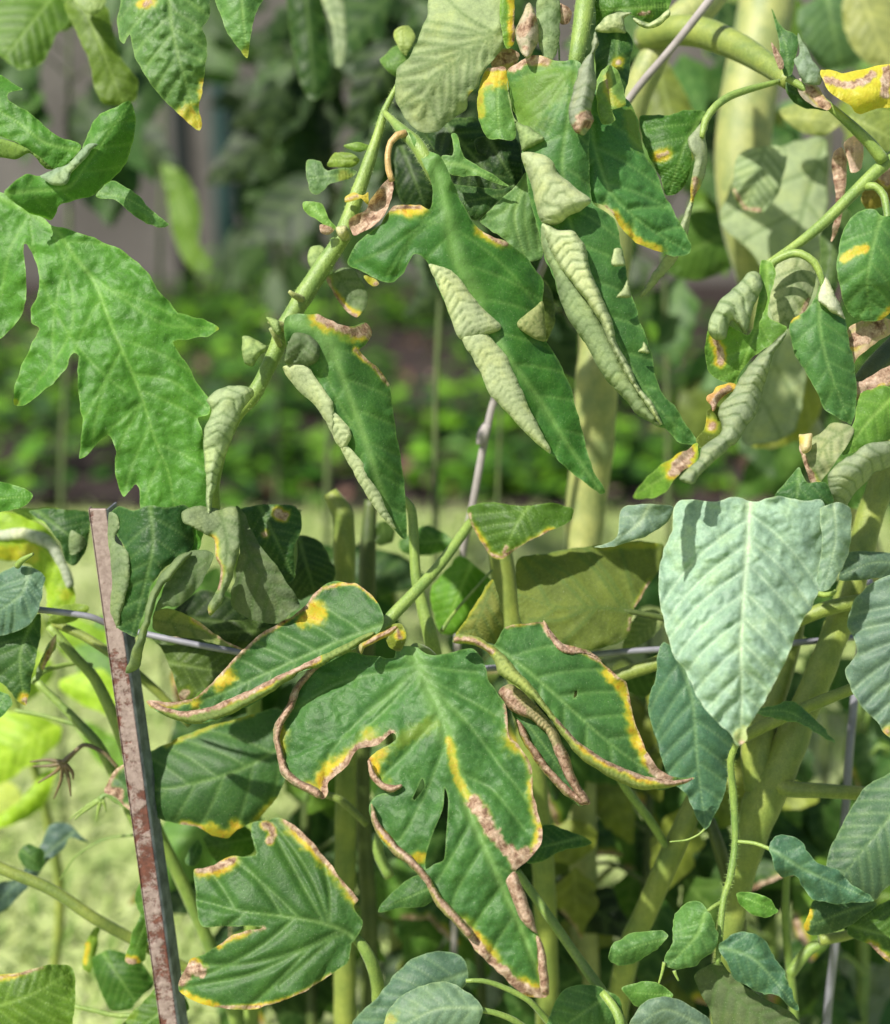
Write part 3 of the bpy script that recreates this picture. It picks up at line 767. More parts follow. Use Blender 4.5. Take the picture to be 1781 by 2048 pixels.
Leaf("975,138 991,133 1012,138 1018,189 1027,236 1030,276 998,278 975,273 958,236 956,195 961,165", mid="1000,135 995,200 1000,276", d=.960, tint=(.085, .20, .055), yel=[("965,150 1012,150", 36, 1), ("960,180 962,230", 14, .7)], burn=[("975,136 1012,135", 5, 8)], nv=4).build(pB)
Leaf("985,100 1020,95 1040,110 1020,140 985,135", d=.975, tint=DEADC, burn=[("985,120 1035,110", 16, 10)], s=3.4).build(pB)
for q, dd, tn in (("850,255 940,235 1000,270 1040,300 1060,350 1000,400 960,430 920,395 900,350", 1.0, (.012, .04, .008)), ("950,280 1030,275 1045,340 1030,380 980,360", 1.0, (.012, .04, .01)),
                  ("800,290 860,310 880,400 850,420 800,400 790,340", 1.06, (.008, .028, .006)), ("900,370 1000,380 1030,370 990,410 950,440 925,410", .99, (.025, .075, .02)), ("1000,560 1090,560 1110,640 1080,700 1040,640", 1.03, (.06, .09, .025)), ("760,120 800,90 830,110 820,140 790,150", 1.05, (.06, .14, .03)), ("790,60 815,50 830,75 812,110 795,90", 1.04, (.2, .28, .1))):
    Leaf(q, d=dd, tint=tn).build(pB)  # filler leaves; the near-black tints stand in for shadow

# ------------------------------------------------------------------ upper right plant
pC = pplant("tomato_plant", 1180, 1.3, "tomato plant with thick arching yellow-green stem and scorched crumpled leaves")
tube("1440,-60 1400,10 1340,60 1300,130 1260,230 1240,380 1225,500 1205,640 1195,760 1185,900 1170,1030 1160,1250 1165,1600 1175,2100 1180,2440", [90, 76, 62, 60, 64, 72, 80, 84, 86, 86, 80, 66, 56, 54, 54], [1.16, 1.14, 1.13, 1.13, 1.14, 1.16, 1.17, 1.18, 1.18, 1.19, 1.2, 1.2, 1.22, 1.25, 1.3], pC, MAT_STEMP, "stem", 18, .03)
tube("1290,75 1350,60 1410,66 1480,95 1540,132 1580,165", [58, 60, 60, 54, 44, 30], [1.13, 1.1, 1.08, 1.05, 1.02, .995], pC, MAT_STEMY, "branch", 16)
tube("1545,-60 1525,60 1500,180 1485,320 1495,450 1530,600 1570,760 1640,900 1720,1040 1800,1300 1900,1700 1950,2370", [110, 112, 112, 110, 100, 80, 60, 50, 46, 44, 44, 44], [1.28, 1.28, 1.28, 1.28, 1.28, 1.29, 1.3, 1.3, 1.3, 1.3, 1.3, 1.35], pC, MAT_STEMP, "stem", 16)
Leaf("1440,440 1478,340 1500,310 1572,290 1649,276 1655,380 1650,450 1640,560 1620,700 1590,860 1500,890 1480,850 1520,700 1530,560 1500,500", mid="1649,280 1600,450 1570,650 1500,880", d=1.2, tint=(.30, .37, .20), under=1).build(pC)
Leaf("1470,330 1490,300 1570,295 1560,380 1530,420 1490,420 1466,390", d=1.14, tint=(.30, .38, .2), under=1, burn=[("1470,380 1490,415 1520,420", 4, 8)]).build(pC)
Leaf("1490,760 1560,720 1640,730 1650,800 1600,880 1500,890", d=1.25, tint=(.20, .24, .05)).build(pC)
tube("1560,162 1500,178 1460,192 1432,212 1412,240 1404,275", [10, 14, 16, 16, 16, 10], [.998, .99, .985, .98, .978, .975], pC, MAT_STEM, "petiole", 10)
R1 = Leaf("1280,235 1343,229 1370,219 1410,222 1397,253 1378,280 1384,303 1383,337 1366,377 1333,392 1322,354 1296,303", mid="1408,225 1370,290 1340,385", d=.99, tint=(.035, .11, .016), burn=[("1318,312 1336,305", 4, 12)], nv=5)
R1.piece("1417,236 1413,270 1415,320 1410,354 1390,394 1375,472 1355,520 1320,560 1282,597 1306,545 1340,500 1362,448 1380,398 1383,364 1390,320 1375,283 1390,259", mid="1412,240 1400,330 1385,400 1350,500 1285,594", tint=(.34, .39, .24), under=1, puff=.006, nv=-1, off=.004, burn=[("1393,360 1390,390", 6, 8)], s=3.4)
R1.build(pC, "leaf", "dark hanging leaf with a narrow pale folded margin")
Leaf("1545,18 1555,40 1575,61 1597,73 1592,111 1585,150 1568,150 1558,84", mid="1577,150 1572,90 1547,22", d=.98, tint=(.045, .12, .04), nv=3, s=3.4).build(pC)
Leaf("1541,84 1552,92 1566,115 1570,135 1560,138 1552,118", d=.972, tint=DEADC, burn=[("1541,84 1566,135", 30, 0)], s=3).build(pC)
Leaf("1599,67 1622,111 1643,148 1640,170 1606,162 1589,121 1600,110", mid="1600,70 1612,120 1638,165", d=.972, tint=(.26, .34, .24), under=1, nv=4, s=3.4).build(pC)
Leaf("1589,160 1626,163 1663,207 1655,221 1612,202", d=.978, tint=(.42, .36, .3), burn=[("1620,180 1655,212", 10, 4)], nv=2, s=3.2).build(pC)
Leaf("1572,155 1600,165 1640,205 1660,222 1610,215 1580,195", d=.99, tint=DARK, nv=2).build(pC)
tube("1575,155 1600,170 1645,200 1700,247 1742,288 1768,322", [16, 15, 15, 20, 24, 26], [.985, .983, .98, .98, .982, .985], pC, MAT_STEM, "petiole", 10)
tube("1900,250 1820,290 1781,318 1745,350 1706,388 1653,441 1600,485 1560,512 1530,530", [34, 30, 28, 26, 24, 23, 20, 17, 12], [1.0, .995, .99, .987, .985, .982, .978, .975, .972], pC, MAT_STEM, "branch", 12)
Leaf("1643,138 1686,145 1727,138 1790,128 1810,180 1800,212 1754,216 1720,228 1696,206 1666,189 1646,162", mid="1648,150 1700,175 1800,180", d=.965, tint=(.40, .38, .05), yel=[("1640,170 1800,180", 120, .62)], burn=[("1655,158 1690,168 1722,166 1745,150", 8, 0), ("1775,140 1772,190", 10, 0)], nv=4, buck=.004).build(pC, "leaf", "curled yellow leaf with a brown dead centre")
Leaf("1690,285 1712,270 1726,280 1724,335 1704,345 1698,320", d=1.0, tint=(.50, .36, .28), burn=[("1700,300", 8, 0)], nv=2, s=3.4).build(pC)
Leaf("1668,305 1690,295 1694,350 1690,400 1676,460 1664,480 1672,400 1666,350", d=1.01, tint=(.40, .28, .22), burn=[("1680,320 1672,460", 14, 0)], nv=3, s=3.4).build(pC)
Leaf("1745,350 1781,330 1800,360 1790,400 1740,420 1725,395", d=1.02, tint=(.14, .12, .02), burn=[("1781,340", 25, 10)]).build(pC)
tube("1730,372 1750,372 1768,390 1775,425 1778,470", [18, 16, 15, 14, 10], [.985, .982, .98, .975, .97], pC, MAT_STEM, "petiole", 10)
R3 = Leaf("1683,472 1693,448 1720,424 1747,418 1767,431 1800,438 1815,560 1792,611 1760,641 1727,641 1700,628 1683,584 1675,534", mid="1765,425 1745,500 1735,570 1745,638", d=.96, tx=.1, tint=(.06, .165, .05), yel=[("1690,517 1730,494", 14, 1), ("1788,612 1765,640", 14, .9)], nv=5)
R3.build(pC)
tube("1532,545 1550,522 1579,508 1602,507 1629,524 1643,553 1648,580", [16, 17, 17, 17, 16, 14, 8], [.972, .968, .965, .962, .96, .96, .96], pC, MAT_STEM, "petiole", 10)
R4 = Leaf("1643,560 1632,594 1612,620 1584,640 1579,660 1589,702 1612,743 1632,780 1653,820 1686,840 1703,849 1713,803 1710,736 1700,689 1690,638 1670,590", mid="1645,565 1640,650 1660,740 1701,846", d=.958, tx=.15, tint=(.055, .155, .05), nv=6, yel=[("1584,640 1596,628", 10, .9)], burn=[("1590,630", 3, 5)])
R4.piece("1649,555 1670,586 1692,638 1672,628 1653,615 1636,600", mid="1650,558 1690,635", tint=(.5, .52, .36), under=1, puff=.005, off=.004, nv=-1, s=3)
R4.build(pC)
Leaf("1560,520 1600,515 1630,540 1625,590 1600,640 1560,660 1540,620 1545,560", d=.99, tint=(.33, .38, .21), under=1, burn=[("1618,600 1604,628", 4, 8)], nv=5).build(pC)
R5 = Leaf("1525,520 1545,527 1552,550 1536,628 1574,655 1552,682 1504,716 1477,756 1471,772 1424,749 1410,709 1417,662 1440,640 1498,668 1516,611 1520,544", mid="1535,525 1532,600 1500,690 1470,770", d=.955, tint=(.085, .20, .035), cup=-.006, burn=[("1432,680 1440,700 1443,725", 6, 10)], nv=5)
R5.piece("1498,545 1518,542 1526,567 1511,611 1494,664 1478,650 1464,640 1450,678 1430,680 1416,660 1425,630 1440,601 1477,567", mid="1515,545 1480,600 1425,665", tint=(.29, .36, .20), under=1, puff=.013, wr=.0022, wper=26, nv=-1, off=.004)
R5.piece("1417,797 1437,770 1467,764 1476,780 1444,797 1427,819", mid="1420,805 1445,780 1474,774", tint=(.42, .25, .12), yel=[("1430,775 1474,772", 14, .8)], burn=[("1425,812 1440,790 1460,776", 7, 0)], puff=.0025, nv=-1, off=.006, s=2.6, jit=3.5, buck=.003)
R5.piece("1577,660 1547,709 1533,763 1513,823 1479,877 1439,914 1412,938 1385,967 1361,955 1397,918 1403,894 1444,864 1438,820 1467,780 1504,722 1540,690", mid="1570,668 1520,745 1480,830 1430,900 1370,960", tint=(.25, .30, .18), under=1, puff=.014, wr=.0024, wper=24, nv=-1, off=.004)
R5.piece("1415,820 1440,815 1445,862 1405,895 1395,880 1412,850", tint=(.06, .09, .015), burn=[("1425,850", 8, 14)], nv=-1, off=.001)
R5.piece("1267,991 1299,951 1329,925 1376,898 1397,887 1392,925 1352,953 1331,984 1300,996", mid="1392,895 1340,945 1270,990", tint=(.10, .22, .03), burn=[("1378,905 1350,940", 13, 14)], nv=3, off=.002)
R5.build(pC, "leaf", "crumpled leaf twisted into a pale wrinkled tube with rust-brown patches")
R6 = Leaf("1717,797 1737,764 1790,780 1820,830 1800,870 1767,883 1720,900 1686,910 1700,870 1710,840", mid="1790,790 1740,840 1690,905", d=.955, tint=(.085, .20, .035), burn=[("1740,768 1781,745", 12, 8)], nv=4)
R6.piece("1599,891 1636,871 1670,844 1709,857 1686,904 1656,948 1629,974 1612,938", mid="1700,855 1650,890 1620,965", tint=(.26, .29, .15), under=1, nv=5, off=.002, burn=[("1603,895 1614,930 1628,966", 6, 12)])
R6.piece("1820,868 1820,920 1754,945 1703,997 1690,1030 1660,1025 1658,951 1697,914 1737,887 1781,881", mid="1815,890 1740,925 1675,1020", tint=(.30, .36, .22), under=1, puff=.014, wr=.0022, wper=26, nv=-1, off=.006)
R6.build(pC, "leaf", "crumpled wrinkled leaf with tan scorched edge above the big pale leaf")
Leaf("1538,1036 1552,989 1576,962 1599,935 1616,965 1653,965 1668,1008 1640,1040", mid="1600,940 1590,1036", d=.948, tint=(.04, .12, .04), nv=4).build(pC)
Leaf("1700,655 1730,640 1772,636 1800,650 1760,682 1720,712 1702,742 1694,700", d=.975, tint=(.46, .34, .22), burn=[("1710,680 1760,655", 16, 8)], nv=3).build(pC)
tube("1860,640 1800,690 1750,735 1712,775", [60, 52, 44, 30], [1.02, 1.01, 1.0, .99], pC, MAT_STEMD, "branch", 12)
Leaf("1690,760 1725,760 1781,730 1810,735 1781,770 1720,800", d=.97, tint=(.40, .26, .18), burn=[("1720,775 1790,740", 16, 4)], nv=2).build(pC)
Leaf("1600,870 1625,868 1622,900 1606,905", d=.946, tint=(.5, .42, .24), yel=[("1600,880", 14, .8)], puff=.004, nv=0, s=3).build(pC)
for q, dd, tn in (("1560,220 1640,200 1690,230 1650,270 1600,260", 1.18, (.2, .25, .1)), ("1600,20 1700,-20 1740,60 1720,130 1650,140 1610,90", 1.35, (.06, .13, .06)), ("1700,-30 1790,-20 1820,120 1740,130 1690,60", 1.3, (.24, .28, .12)),
                  ("1300,90 1370,180 1400,300 1330,330 1290,220", 1.3, (.10, .14, .03)), ("1390,420 1470,440 1480,520 1400,560 1330,540 1330,470", 1.35, (.05, .12, .02)), ("1620,900 1700,880 1790,900 1780,1000 1680,1010", 1.15, (.05, .13, .03)), ("1700,230 1790,225 1800,300 1730,290", 1.1, (.12, .17, .05)), ("1650,440 1700,420 1690,520 1660,600 1640,540", 1.12, (.05, .1, .03))):
    Leaf(q, d=dd, tint=tn).build(pC)
# grey support cord running down between the plants
cd = pplant("support_cord", 905, 1.25, "thin grey cord stretched slanting behind the rolled leaves", "cord")
tube("1440,-30 1420,0 1345,95 1265,190 1160,360 1060,600 985,815 945,1015 925,1120 912,1400 905,2522", [17, 17, 16, 16, 16, 16, 16, 16, 15, 15, 15], [1.04, 1.04, 1.045, 1.05, 1.07, 1.09, 1.1, 1.11, 1.13, 1.15, 1.25], cd, MAT_CORD, "cord_length", 10)
tube("975,850 967,870 962,890", [19, 26, 19], [1.1, 1.1, 1.1], cd, MAT_CORD, "knot", 10, step=4)
# ------------------------------------------------------------------ rusty angle stake
def rust_mat():
    m, t = new_mat("stake_rusty_paint")
    co = N(t, "ShaderNodeTexCoord").outputs["Object"]
    a = noise(t, co, 75, 6, .75); b = noise(t, co, 9, 3, .6); f = noise(t, co, 260, 3, .6)
    paint = ramp(t, f, [(.3, (.175, .125, .108)), (.7, (.29, .225, .20))])
    rust = ramp(t, f, [(.3, (.06, .020, .013)), (.7, (.13, .042, .026))])
    k = math_(t, 'ADD', math_(t, 'MULTIPLY', a, .7), math_(t, 'MULTIPLY', b, .45))
    k = ramp(t, k, [(.60, (0, 0, 0)), (.66, (1, 1, 1))])
    c = mixc(t, k, paint, rust)
    bp = N(t, "ShaderNodeBump"); bp.inputs["Distance"].default_value = .0008; bp.inputs["Strength"].default_value = .6; t.links.new(math_(t, 'SUBTRACT', f, k), bp.inputs["Height"])
    pr = N(t, "ShaderNodeBsdfPrincipled"); t.links.new(c, pr.inputs["Base Color"]); pr.inputs["Roughness"].default_value = .55; t.links.new(bp.outputs[0], pr.inputs["Normal"])
    o = N(t, "ShaderNodeOutputMaterial"); t.links.new(pr.outputs[0], o.inputs[0]); return m
MAT_RUST = rust_mat()
MAT_RUSTD = metal_mat("stake_inner_grey", (.10, .11, .13), (.26, .28, .32), .2, .5, 90)
def bar(corners, top, bot, mat, name, parent, bev=.0006):
    """prism: corner offsets (right, forward) in metres swept from top point to bottom point"""
    n = len(corners); V = []
    for c, k in ((top, 1.0), (bot, 1.0)):
        for a, b in corners: V.append(np.array(c) + a * k * RGT + b * k * np.array([0, 1, 0]))
    base = np.array(bot); V = [tuple(v - base) for v in V]
    me = bpy.data.meshes.new(name)
    me.from_pydata(V, [], [tuple(range(n))[::-1], tuple(range(n, 2 * n))] + [(i, (i + 1) % n, n + (i + 1) % n, n + i) for i in range(n)]); me.update()
    me.materials.append(mat); o = bpy.data.objects.new(name, me); link(o, parent, Vector(base - wloc(parent)))
    md = o.modifiers.new("bevel", 'BEVEL'); md.width = bev; md.segments = 2
    return o
tp = P(196, 1018, np.array(.995)); bt = P(472, gy(1.04), np.array(1.04)); 
st = plant("stake", bt[0], bt[1], "rusty brown metal angle stake leaning beside the scorched leaf", "stake")
w = .0125
bar([(-.006, 0), (.0055, 0), (.0055, .002), (-.006, .002)], tp, bt, MAT_RUST, "front_flange", st)
bar([(.0058, -.001), (.0072, .001), (.0095, .016), (.0082, .016)], tp, bt, MAT_RUSTD, "side_flange", st, .0004)
bar([(-.0066, -.0006), (-.0061, -.0006), (-.0061, .007), (-.0066, .007)], tp, bt, MAT_RUST, "edge_strip", st, .0002)

# ------------------------------------------------------------------ wires
wi = pplant("training_wire", 1900, 1.06, "galvanised wire stretched level behind the scorched compound leaf", "wire")
tube("-80,1215 60,1218 178,1233 225,1252 300,1270 390,1289 480,1305 620,1330 800,1342 1000,1335 1200,1308 1320,1299 1600,1285 1850,1260", [13], [1.0, 1.0, 1.005, 1.012, 1.012, 1.012, 1.012, 1.02, 1.03, 1.03, 1.03, 1.03, 1.04, 1.05], wi, MAT_GREYM, "wire_strand", 10)
tube("1850,1240 1855,1700 1900,%f" % gy(1.06), [30], [1.06], wi, MAT_GREYM, "wire_post", 10, step=60)
ws = pplant("wire_stake", 1640, 1.14, "thin upright grey wire stake behind the right-hand leaves", "stake")
tube("1735,1180 1712,1380 1700,1500 1692,1620 1672,1880 1655,2048 1640,%f" % gy(1.14), [17], [1.10, 1.10, 1.10, 1.10, 1.11, 1.12, 1.14], ws, MAT_GREYM, "rod", 10)
tube("1737,1172 1738,1164 1733,1158", [17, 19, 12], [1.10], ws, MAT_GREYM, "rod_end", 10, step=4)

# ------------------------------------------------------------------ lower left plant
pG = pplant("tomato_plant", 560, 1.2, "tomato plant with broad dark yellow-edged leaves behind the rusty stake")
tube("98,1252 152,1316 189,1357 229,1438 259,1519 310,1650 380,1800 460,2000 540,2300 560,%f" % gy(1.2), [18, 20, 22, 24, 24, 24, 26, 28, 30, 32], [1.05, 1.05, 1.055, 1.06, 1.07, 1.09, 1.11, 1.14, 1.18, 1.2], pG, MAT_STEM, "stem", 12)
tube("105,1245 168,1273 229,1313 300,1370 380,1450", [16, 18, 18, 18, 16], [1.05, 1.05, 1.05, 1.06, 1.07], pG, MAT_STEMY, "branch", 10)
tube("74,1364 135,1424 195,1488 232,1560 270,1650 307,1719 330,1770", [14, 18, 20, 20, 18, 18, 14], [1.07, 1.07, 1.07, 1.075, 1.08, 1.09, 1.1], pG, MAT_STEM, "branch", 10)
tube("64,1366 80,1348 101,1337 148,1327 185,1330", [10, 11, 11, 10, 8], [1.04, 1.045, 1.05, 1.06, 1.06], pG, MAT_STEM, "petiole", 8)
tube("30,1421 80,1430 121,1441 160,1452", [9], [1.09], pG, MAT_STEM, "petiole", 8)
tube("-60,1700 0,1736 101,1779 189,1837 249,1870 337,1918 420,1960", [24, 24, 24, 24, 23, 22, 20], [1.04, 1.04, 1.045, 1.05, 1.06, 1.07, 1.08], pG, MAT_STEMY, "branch", 12)
tube("145,2012 190,2022 236,2032 300,2030", [10], [1.05], pG, MAT_STEM, "petiole", 8)
# top left bright curled leaf with whitish rim
B1 = Leaf("-30,1025 40,1030 80,1050 112,1080 132,1130 152,1190 140,1217 95,1228 90,1180 60,1130 0,1120 -30,1115", mid="-30,1070 60,1080 120,1140 140,1215", d=1.09, tint=LIME, yel=[("0,1105 60,1105", 34, .7), ("130,1190", 26, .6)])
B1.roll("-30,1058 0,1060 50,1056 100,1072 130,1115 148,1170", "-30,1082 0,1082 50,1080 92,1096 115,1130 134,1175", tint=(.48, .52, .40), wr=.0003)
B1.build(pG, "leaf", "bright yellow-green curled leaf with a whitish rim")
Leaf("25,1020 120,1018 140,1045 142,1085 120,1075 90,1050 40,1030", d=1.07, tint=(.12, .25, .02)).build(pG)
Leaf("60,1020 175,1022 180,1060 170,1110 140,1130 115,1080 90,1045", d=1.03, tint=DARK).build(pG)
Leaf("140,1062 168,1075 172,1090 155,1105 140,1108", d=1.02, tint=(.22, .28, .15), under=1, s=3.4).build(pG)
Leaf("-40,1150 0,1145 34,1131 67,1136 89,1155 84,1188 77,1222 51,1256 0,1271 -40,1270", mid="60,1138 40,1190 -30,1240", d=.985, tint=GREY, relief=.0025).build(pG, "leaf", "bluish grey-green rounded leaf")
tube("34,1132 45,1120 66,1108", [14, 12, 6], [.98, .975, .97], pG, MAT_STEM, "petiole", 8, step=4)
Leaf("0,1268 40,1250 80,1228 82,1260 74,1306 64,1357 54,1409 37,1404 13,1374 -10,1360 -40,1320 -30,1275", mid="70,1232 40,1310 48,1405", d=1.0, tint=(.03, .085, .022), burn=[("56,1405 50,1400", 7, 14)]).build(pG)
Leaf("72,1340 95,1290 112,1268 108,1300 90,1335 75,1362", d=1.03, tint=UNDG, under=1, burn=[("110,1275 88,1335", 3, 6)], s=3.4).build(pG)
Leaf("96,1240 120,1215 150,1208 180,1214 165,1235 120,1248", d=1.04, tint=(.12, .2, .03), nv=3).build(pG)
Leaf("-20,1385 15,1388 25,1410 0,1435 -20,1440", d=1.0, tint=DEEP).build(pG)
# dark leaf by the stake and its rolled pale margin
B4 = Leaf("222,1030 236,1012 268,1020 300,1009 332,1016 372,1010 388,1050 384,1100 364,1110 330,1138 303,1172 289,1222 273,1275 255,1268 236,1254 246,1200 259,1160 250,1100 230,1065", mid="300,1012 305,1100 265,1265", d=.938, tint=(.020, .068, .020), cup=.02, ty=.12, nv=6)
B4.roll("219,1026 216,1071 224,1155 221,1222 233,1258", "234,1030 238,1054 230,1081 256,1104 260,1155 250,1199 236,1256", tint=(.19, .25, .125), wr=.0002)
B4.build(pG, "leaf", "very dark leaf beside the stake with a pale rolled edge")
B5 = Leaf("310,1222 330,1212 354,1212 387,1188 414,1148 429,1108 400,1100 364,1106 345,1140 325,1180", mid="428,1108 375,1150 315,1215", d=.93, tint=(.115, .165, .075), under=1, nv=5)
B5.piece("253,1345 280,1335 293,1270 310,1210 330,1170 366,1128 384,1104 366,1106 323,1148 300,1190 284,1250 262,1310", mid="375,1105 310,1185 285,1260 262,1340", tint=(.17, .23, .10), under=1, puff=.007, nv=-1, off=.005)
B5.build(pG, "leaf", "pale folded leaf hanging over the stake")
B6 = Leaf("364,1022 400,1012 440,1018 474,1013 480,1054 478,1104 465,1155 441,1209 420,1233 416,1212 435,1178 441,1138 431,1108 425,1077 387,1057 366,1045", mid="440,1016 455,1090 445,1160 420,1228", d=.942, tint=(.185, .235, .115), under=1, cup=-.012, puff=.006, R=20, nv=6, burn=[("425,1078 432,1108 442,1138 437,1178", 3, 9), ("418,1225", 3, 14)])
B6.build(pG, "leaf", "pale curled leaf tapering to a hooked brown-edged point")
Leaf("472,1014 490,1026 499,1054 526,1097 553,1131 602,1211 586,1224 553,1248 505,1240 462,1212 470,1155 480,1104", mid="478,1020 500,1110 575,1225", d=.965, tint=(.115, .155, .075), under=1, nv=6).build(pG, "leaf", "broad dull grey-green leaf underside")
Leaf("310,1222 337,1217 387,1236 428,1266 455,1284 491,1302 404,1281 337,1271 308,1258", mid="312,1240 390,1258 488,1301", d=.97, tint=(.19, .225, .08), under=1, cup=-.008, burn=[("387,1238 440,1276 489,1301", 2.5, 8)], nv=4).build(pG)
Leaf("480,1018 540,1008 592,1014 604,1060 588,1100 592,1150 570,1167 540,1130 515,1085 495,1050", d=1.0, tint=(.026, .08, .022), burn=[("556,1026 570,1032", 7, 8), ("530,1068", 6, 6)]).build(pG)
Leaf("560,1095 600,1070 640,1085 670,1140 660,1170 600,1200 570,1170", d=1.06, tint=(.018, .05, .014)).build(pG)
tube("600,1020 590,1060 592,1110 585,1150 572,1162", [7], [1.02], pG, MAT_STEM, "petiole", 8)
Leaf("303,1275 354,1284 420,1290 487,1303 438,1357 387,1394 364,1403 352,1374 335,1316", d=1.02, tint=(.045, .085, .018), burn=[("364,1395 372,1385", 7, 14)]).build(pG)
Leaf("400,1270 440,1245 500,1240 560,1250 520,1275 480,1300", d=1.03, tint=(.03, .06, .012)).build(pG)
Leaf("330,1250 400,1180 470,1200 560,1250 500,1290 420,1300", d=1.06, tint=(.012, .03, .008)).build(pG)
Q1 = Leaf("276,1513 330,1490 371,1468 438,1448 505,1428 553,1419 590,1440 600,1500 569,1564 553,1597 526,1631 505,1646 475,1658 455,1676 421,1668 398,1655 361,1650 297,1631 253,1618 232,1594 209,1584 222,1550 249,1527", mid="590,1480 480,1540 350,1575 212,1584", d=1.025, tx=-.05, ty=-.2, tint=(.034, .095, .030), yel=[("330,1492 438,1448 505,1428", 9, .6), ("475,1655 455,1672 420,1665", 26, .85), ("550,1600 505,1645", 10, .6)], burn=[("212,1584 226,1552 250,1527 276,1516", 4, 10), ("212,1584 235,1590", 13, 10), ("235,1598 255,1618 297,1632", 5, 10), ("365,1650 398,1657", 4, 9)], nv=6)
Q1.build(pG, "leaf", "broad dark leaf crossing behind the stake with yellow scalloped lower edge")
Q2 = Leaf("502,1661 505,1645 535,1640 567,1637 608,1668 645,1709 679,1752 717,1800 709,1815 725,1845 712,1880 702,1891 699,1924 662,1951 601,1988 534,2012 500,2019 472,2020 404,2010 364,1988 357,1968 371,1938 381,1918 411,1907 445,1884 478,1866 526,1857 500,1853 450,1852 401,1850 391,1790 387,1742 404,1736 428,1729 462,1715 512,1709 506,1682", mid="725,1892 690,1864 640,1845 560,1832 480,1822 395,1800", d=.992, tx=.05, ty=-.25, cup=.012, tint=(.036, .105, .028), relief=.003,
          veins=["690,1866 610,1900 500,1950 370,1975", "650,1850 600,1760 540,1650", "600,1838 540,1780 470,1720", "680,1862 640,1900 560,1970", "660,1850 660,1790 650,1730", "620,1895 560,1960 500,2015"], nv=3,
          burn=[("400,1740 430,1734 465,1722", 8, 14), ("570,1642 610,1674 645,1713 682,1757 716,1803", 6, 15), ("440,1888 478,1868 528,1857", 3, 9), ("362,1962 380,1935 400,1942", 12, 8), ("530,1650 545,1660 540,1682", 7, 4), ("430,2016 534,2012 601,1990 662,1953", 3, 5)], yel=[("365,1988 404,2008 430,2012", 14, 1)])
Q2.build(pG, "leaf", "large dark folded leaf with yellow and brown scorched margins")
tube("672,1856 700,1868 722,1888 743,1924 755,1970 760,2060 750,2200 600,%f" % gy(1.2), [4, 14, 22, 26, 28, 30, 30, 30], [1.004, .998, .997, 1.0, 1.01, 1.03, 1.08, 1.2], pG, MAT_STEM, "petiole", 12)
Leaf("317,1729 290,1749 273,1783 273,1816 280,1833 266,1864 256,1901 252,1922 270,1929 290,1918 300,1857 320,1823 334,1800 330,1750", mid="325,1735 300,1820 262,1922", d=1.05, tint=(.045, .12, .018), burn=[("254,1921 268,1926", 6, 8)], nv=5).build(pG)
Leaf("185,1915 229,1900 262,1915 286,1928 308,1968 270,2005 263,2019 222,2020 202,1982 189,1945", d=1.09, tint=(.035, .11, .015)).build(pG)
Leaf("-30,1962 40,1945 111,1929 146,1938 150,2012 146,2045 140,2090 -30,2090", mid="-30,2020 60,1990 140,1945", d=.99, tint=(.06, .13, .015), burn=[("-20,1960 40,1948 85,1936", 2.5, 8)]).build(pG)
Leaf("165,1938 170,1890 184,1858 199,1853 196,1890 182,1945", d=1.1, tint=(.10, .19, .02), yel=[("170,1925 176,1890", 10, .9)], s=3.4).build(pG)
Leaf("245,2050 300,1990 330,1963 372,2000 376,2022 330,2050 320,2080 250,2080", d=1.03, tint=(.045, .11, .015), yel=[("260,2030", 30, .3)]).build(pG)
Leaf("285,1865 310,1830 335,1840 340,1880 300,1890", d=1.14, tint=(.16, .22, .20)).build(pG)
Leaf("470,1655 500,1660 508,1705 440,1725 415,1700 410,1672", d=1.08, tint=(.05, .13, .015)).build(pG)
Leaf("372,1725 378,1700 395,1680 404,1690 400,1722 385,1735", d=1.06, tint=(.03, .09, .03), s=3.4).build(pG)
# blurred blue-green shoot and dried flower trusses at the far left
Leaf("-20,1835 -20,1775 34,1756 60,1722 84,1688 101,1650 131,1645 158,1668 178,1687 140,1677 128,1699 98,1722 77,1752 47,1783 20,1813", mid="150,1662 90,1710 0,1800", d=1.13, tint=(.07, .125, .105)).build(pG)
Leaf("37,1712 52,1690 88,1700 84,1740 50,1735", d=1.11, tint=(.03, .085, .02)).build(pG)
tr = tube("235,1535 210,1508 180,1492 165,1491 145,1508 126,1527", [7, 8, 9, 9, 10, 14], [1.05, 1.05, 1.05, 1.05, 1.05, 1.05], pG, MAT_TRUSS, "flower_truss", 8, step=5)
for q in ("126,1527 98,1532 65,1533", "126,1527 110,1545 76,1566", "127,1528 122,1560 108,1598", "130,1528 138,1560 142,1593", "126,1525 95,1520 60,1524", "130,1528 145,1545 146,1560"):
    o = tube(q, [11, 7, 3], [1.05], pG, MAT_TRUSS, "sepal", 7, step=6)
tube("262,1620 235,1605 212,1590 200,1600", [6, 7, 9, 14], [1.06], pG, MAT_STEM, "flower_truss", 8, step=5)
for q in ("202,1597 170,1615 138,1640", "202,1600 196,1625 192,1645", "205,1600 210,1612 212,1625", "200,1600 165,1625 150,1640"):
    tube(q, [10, 6, 2], [1.06], pG, MAT_STEM, "sepal", 7, step=6)
tube("120,1760 150,1715 205,1680 270,1670", [3, 4, 5, 6], [1.1], pG, MAT_STEM, "tendril", 6)

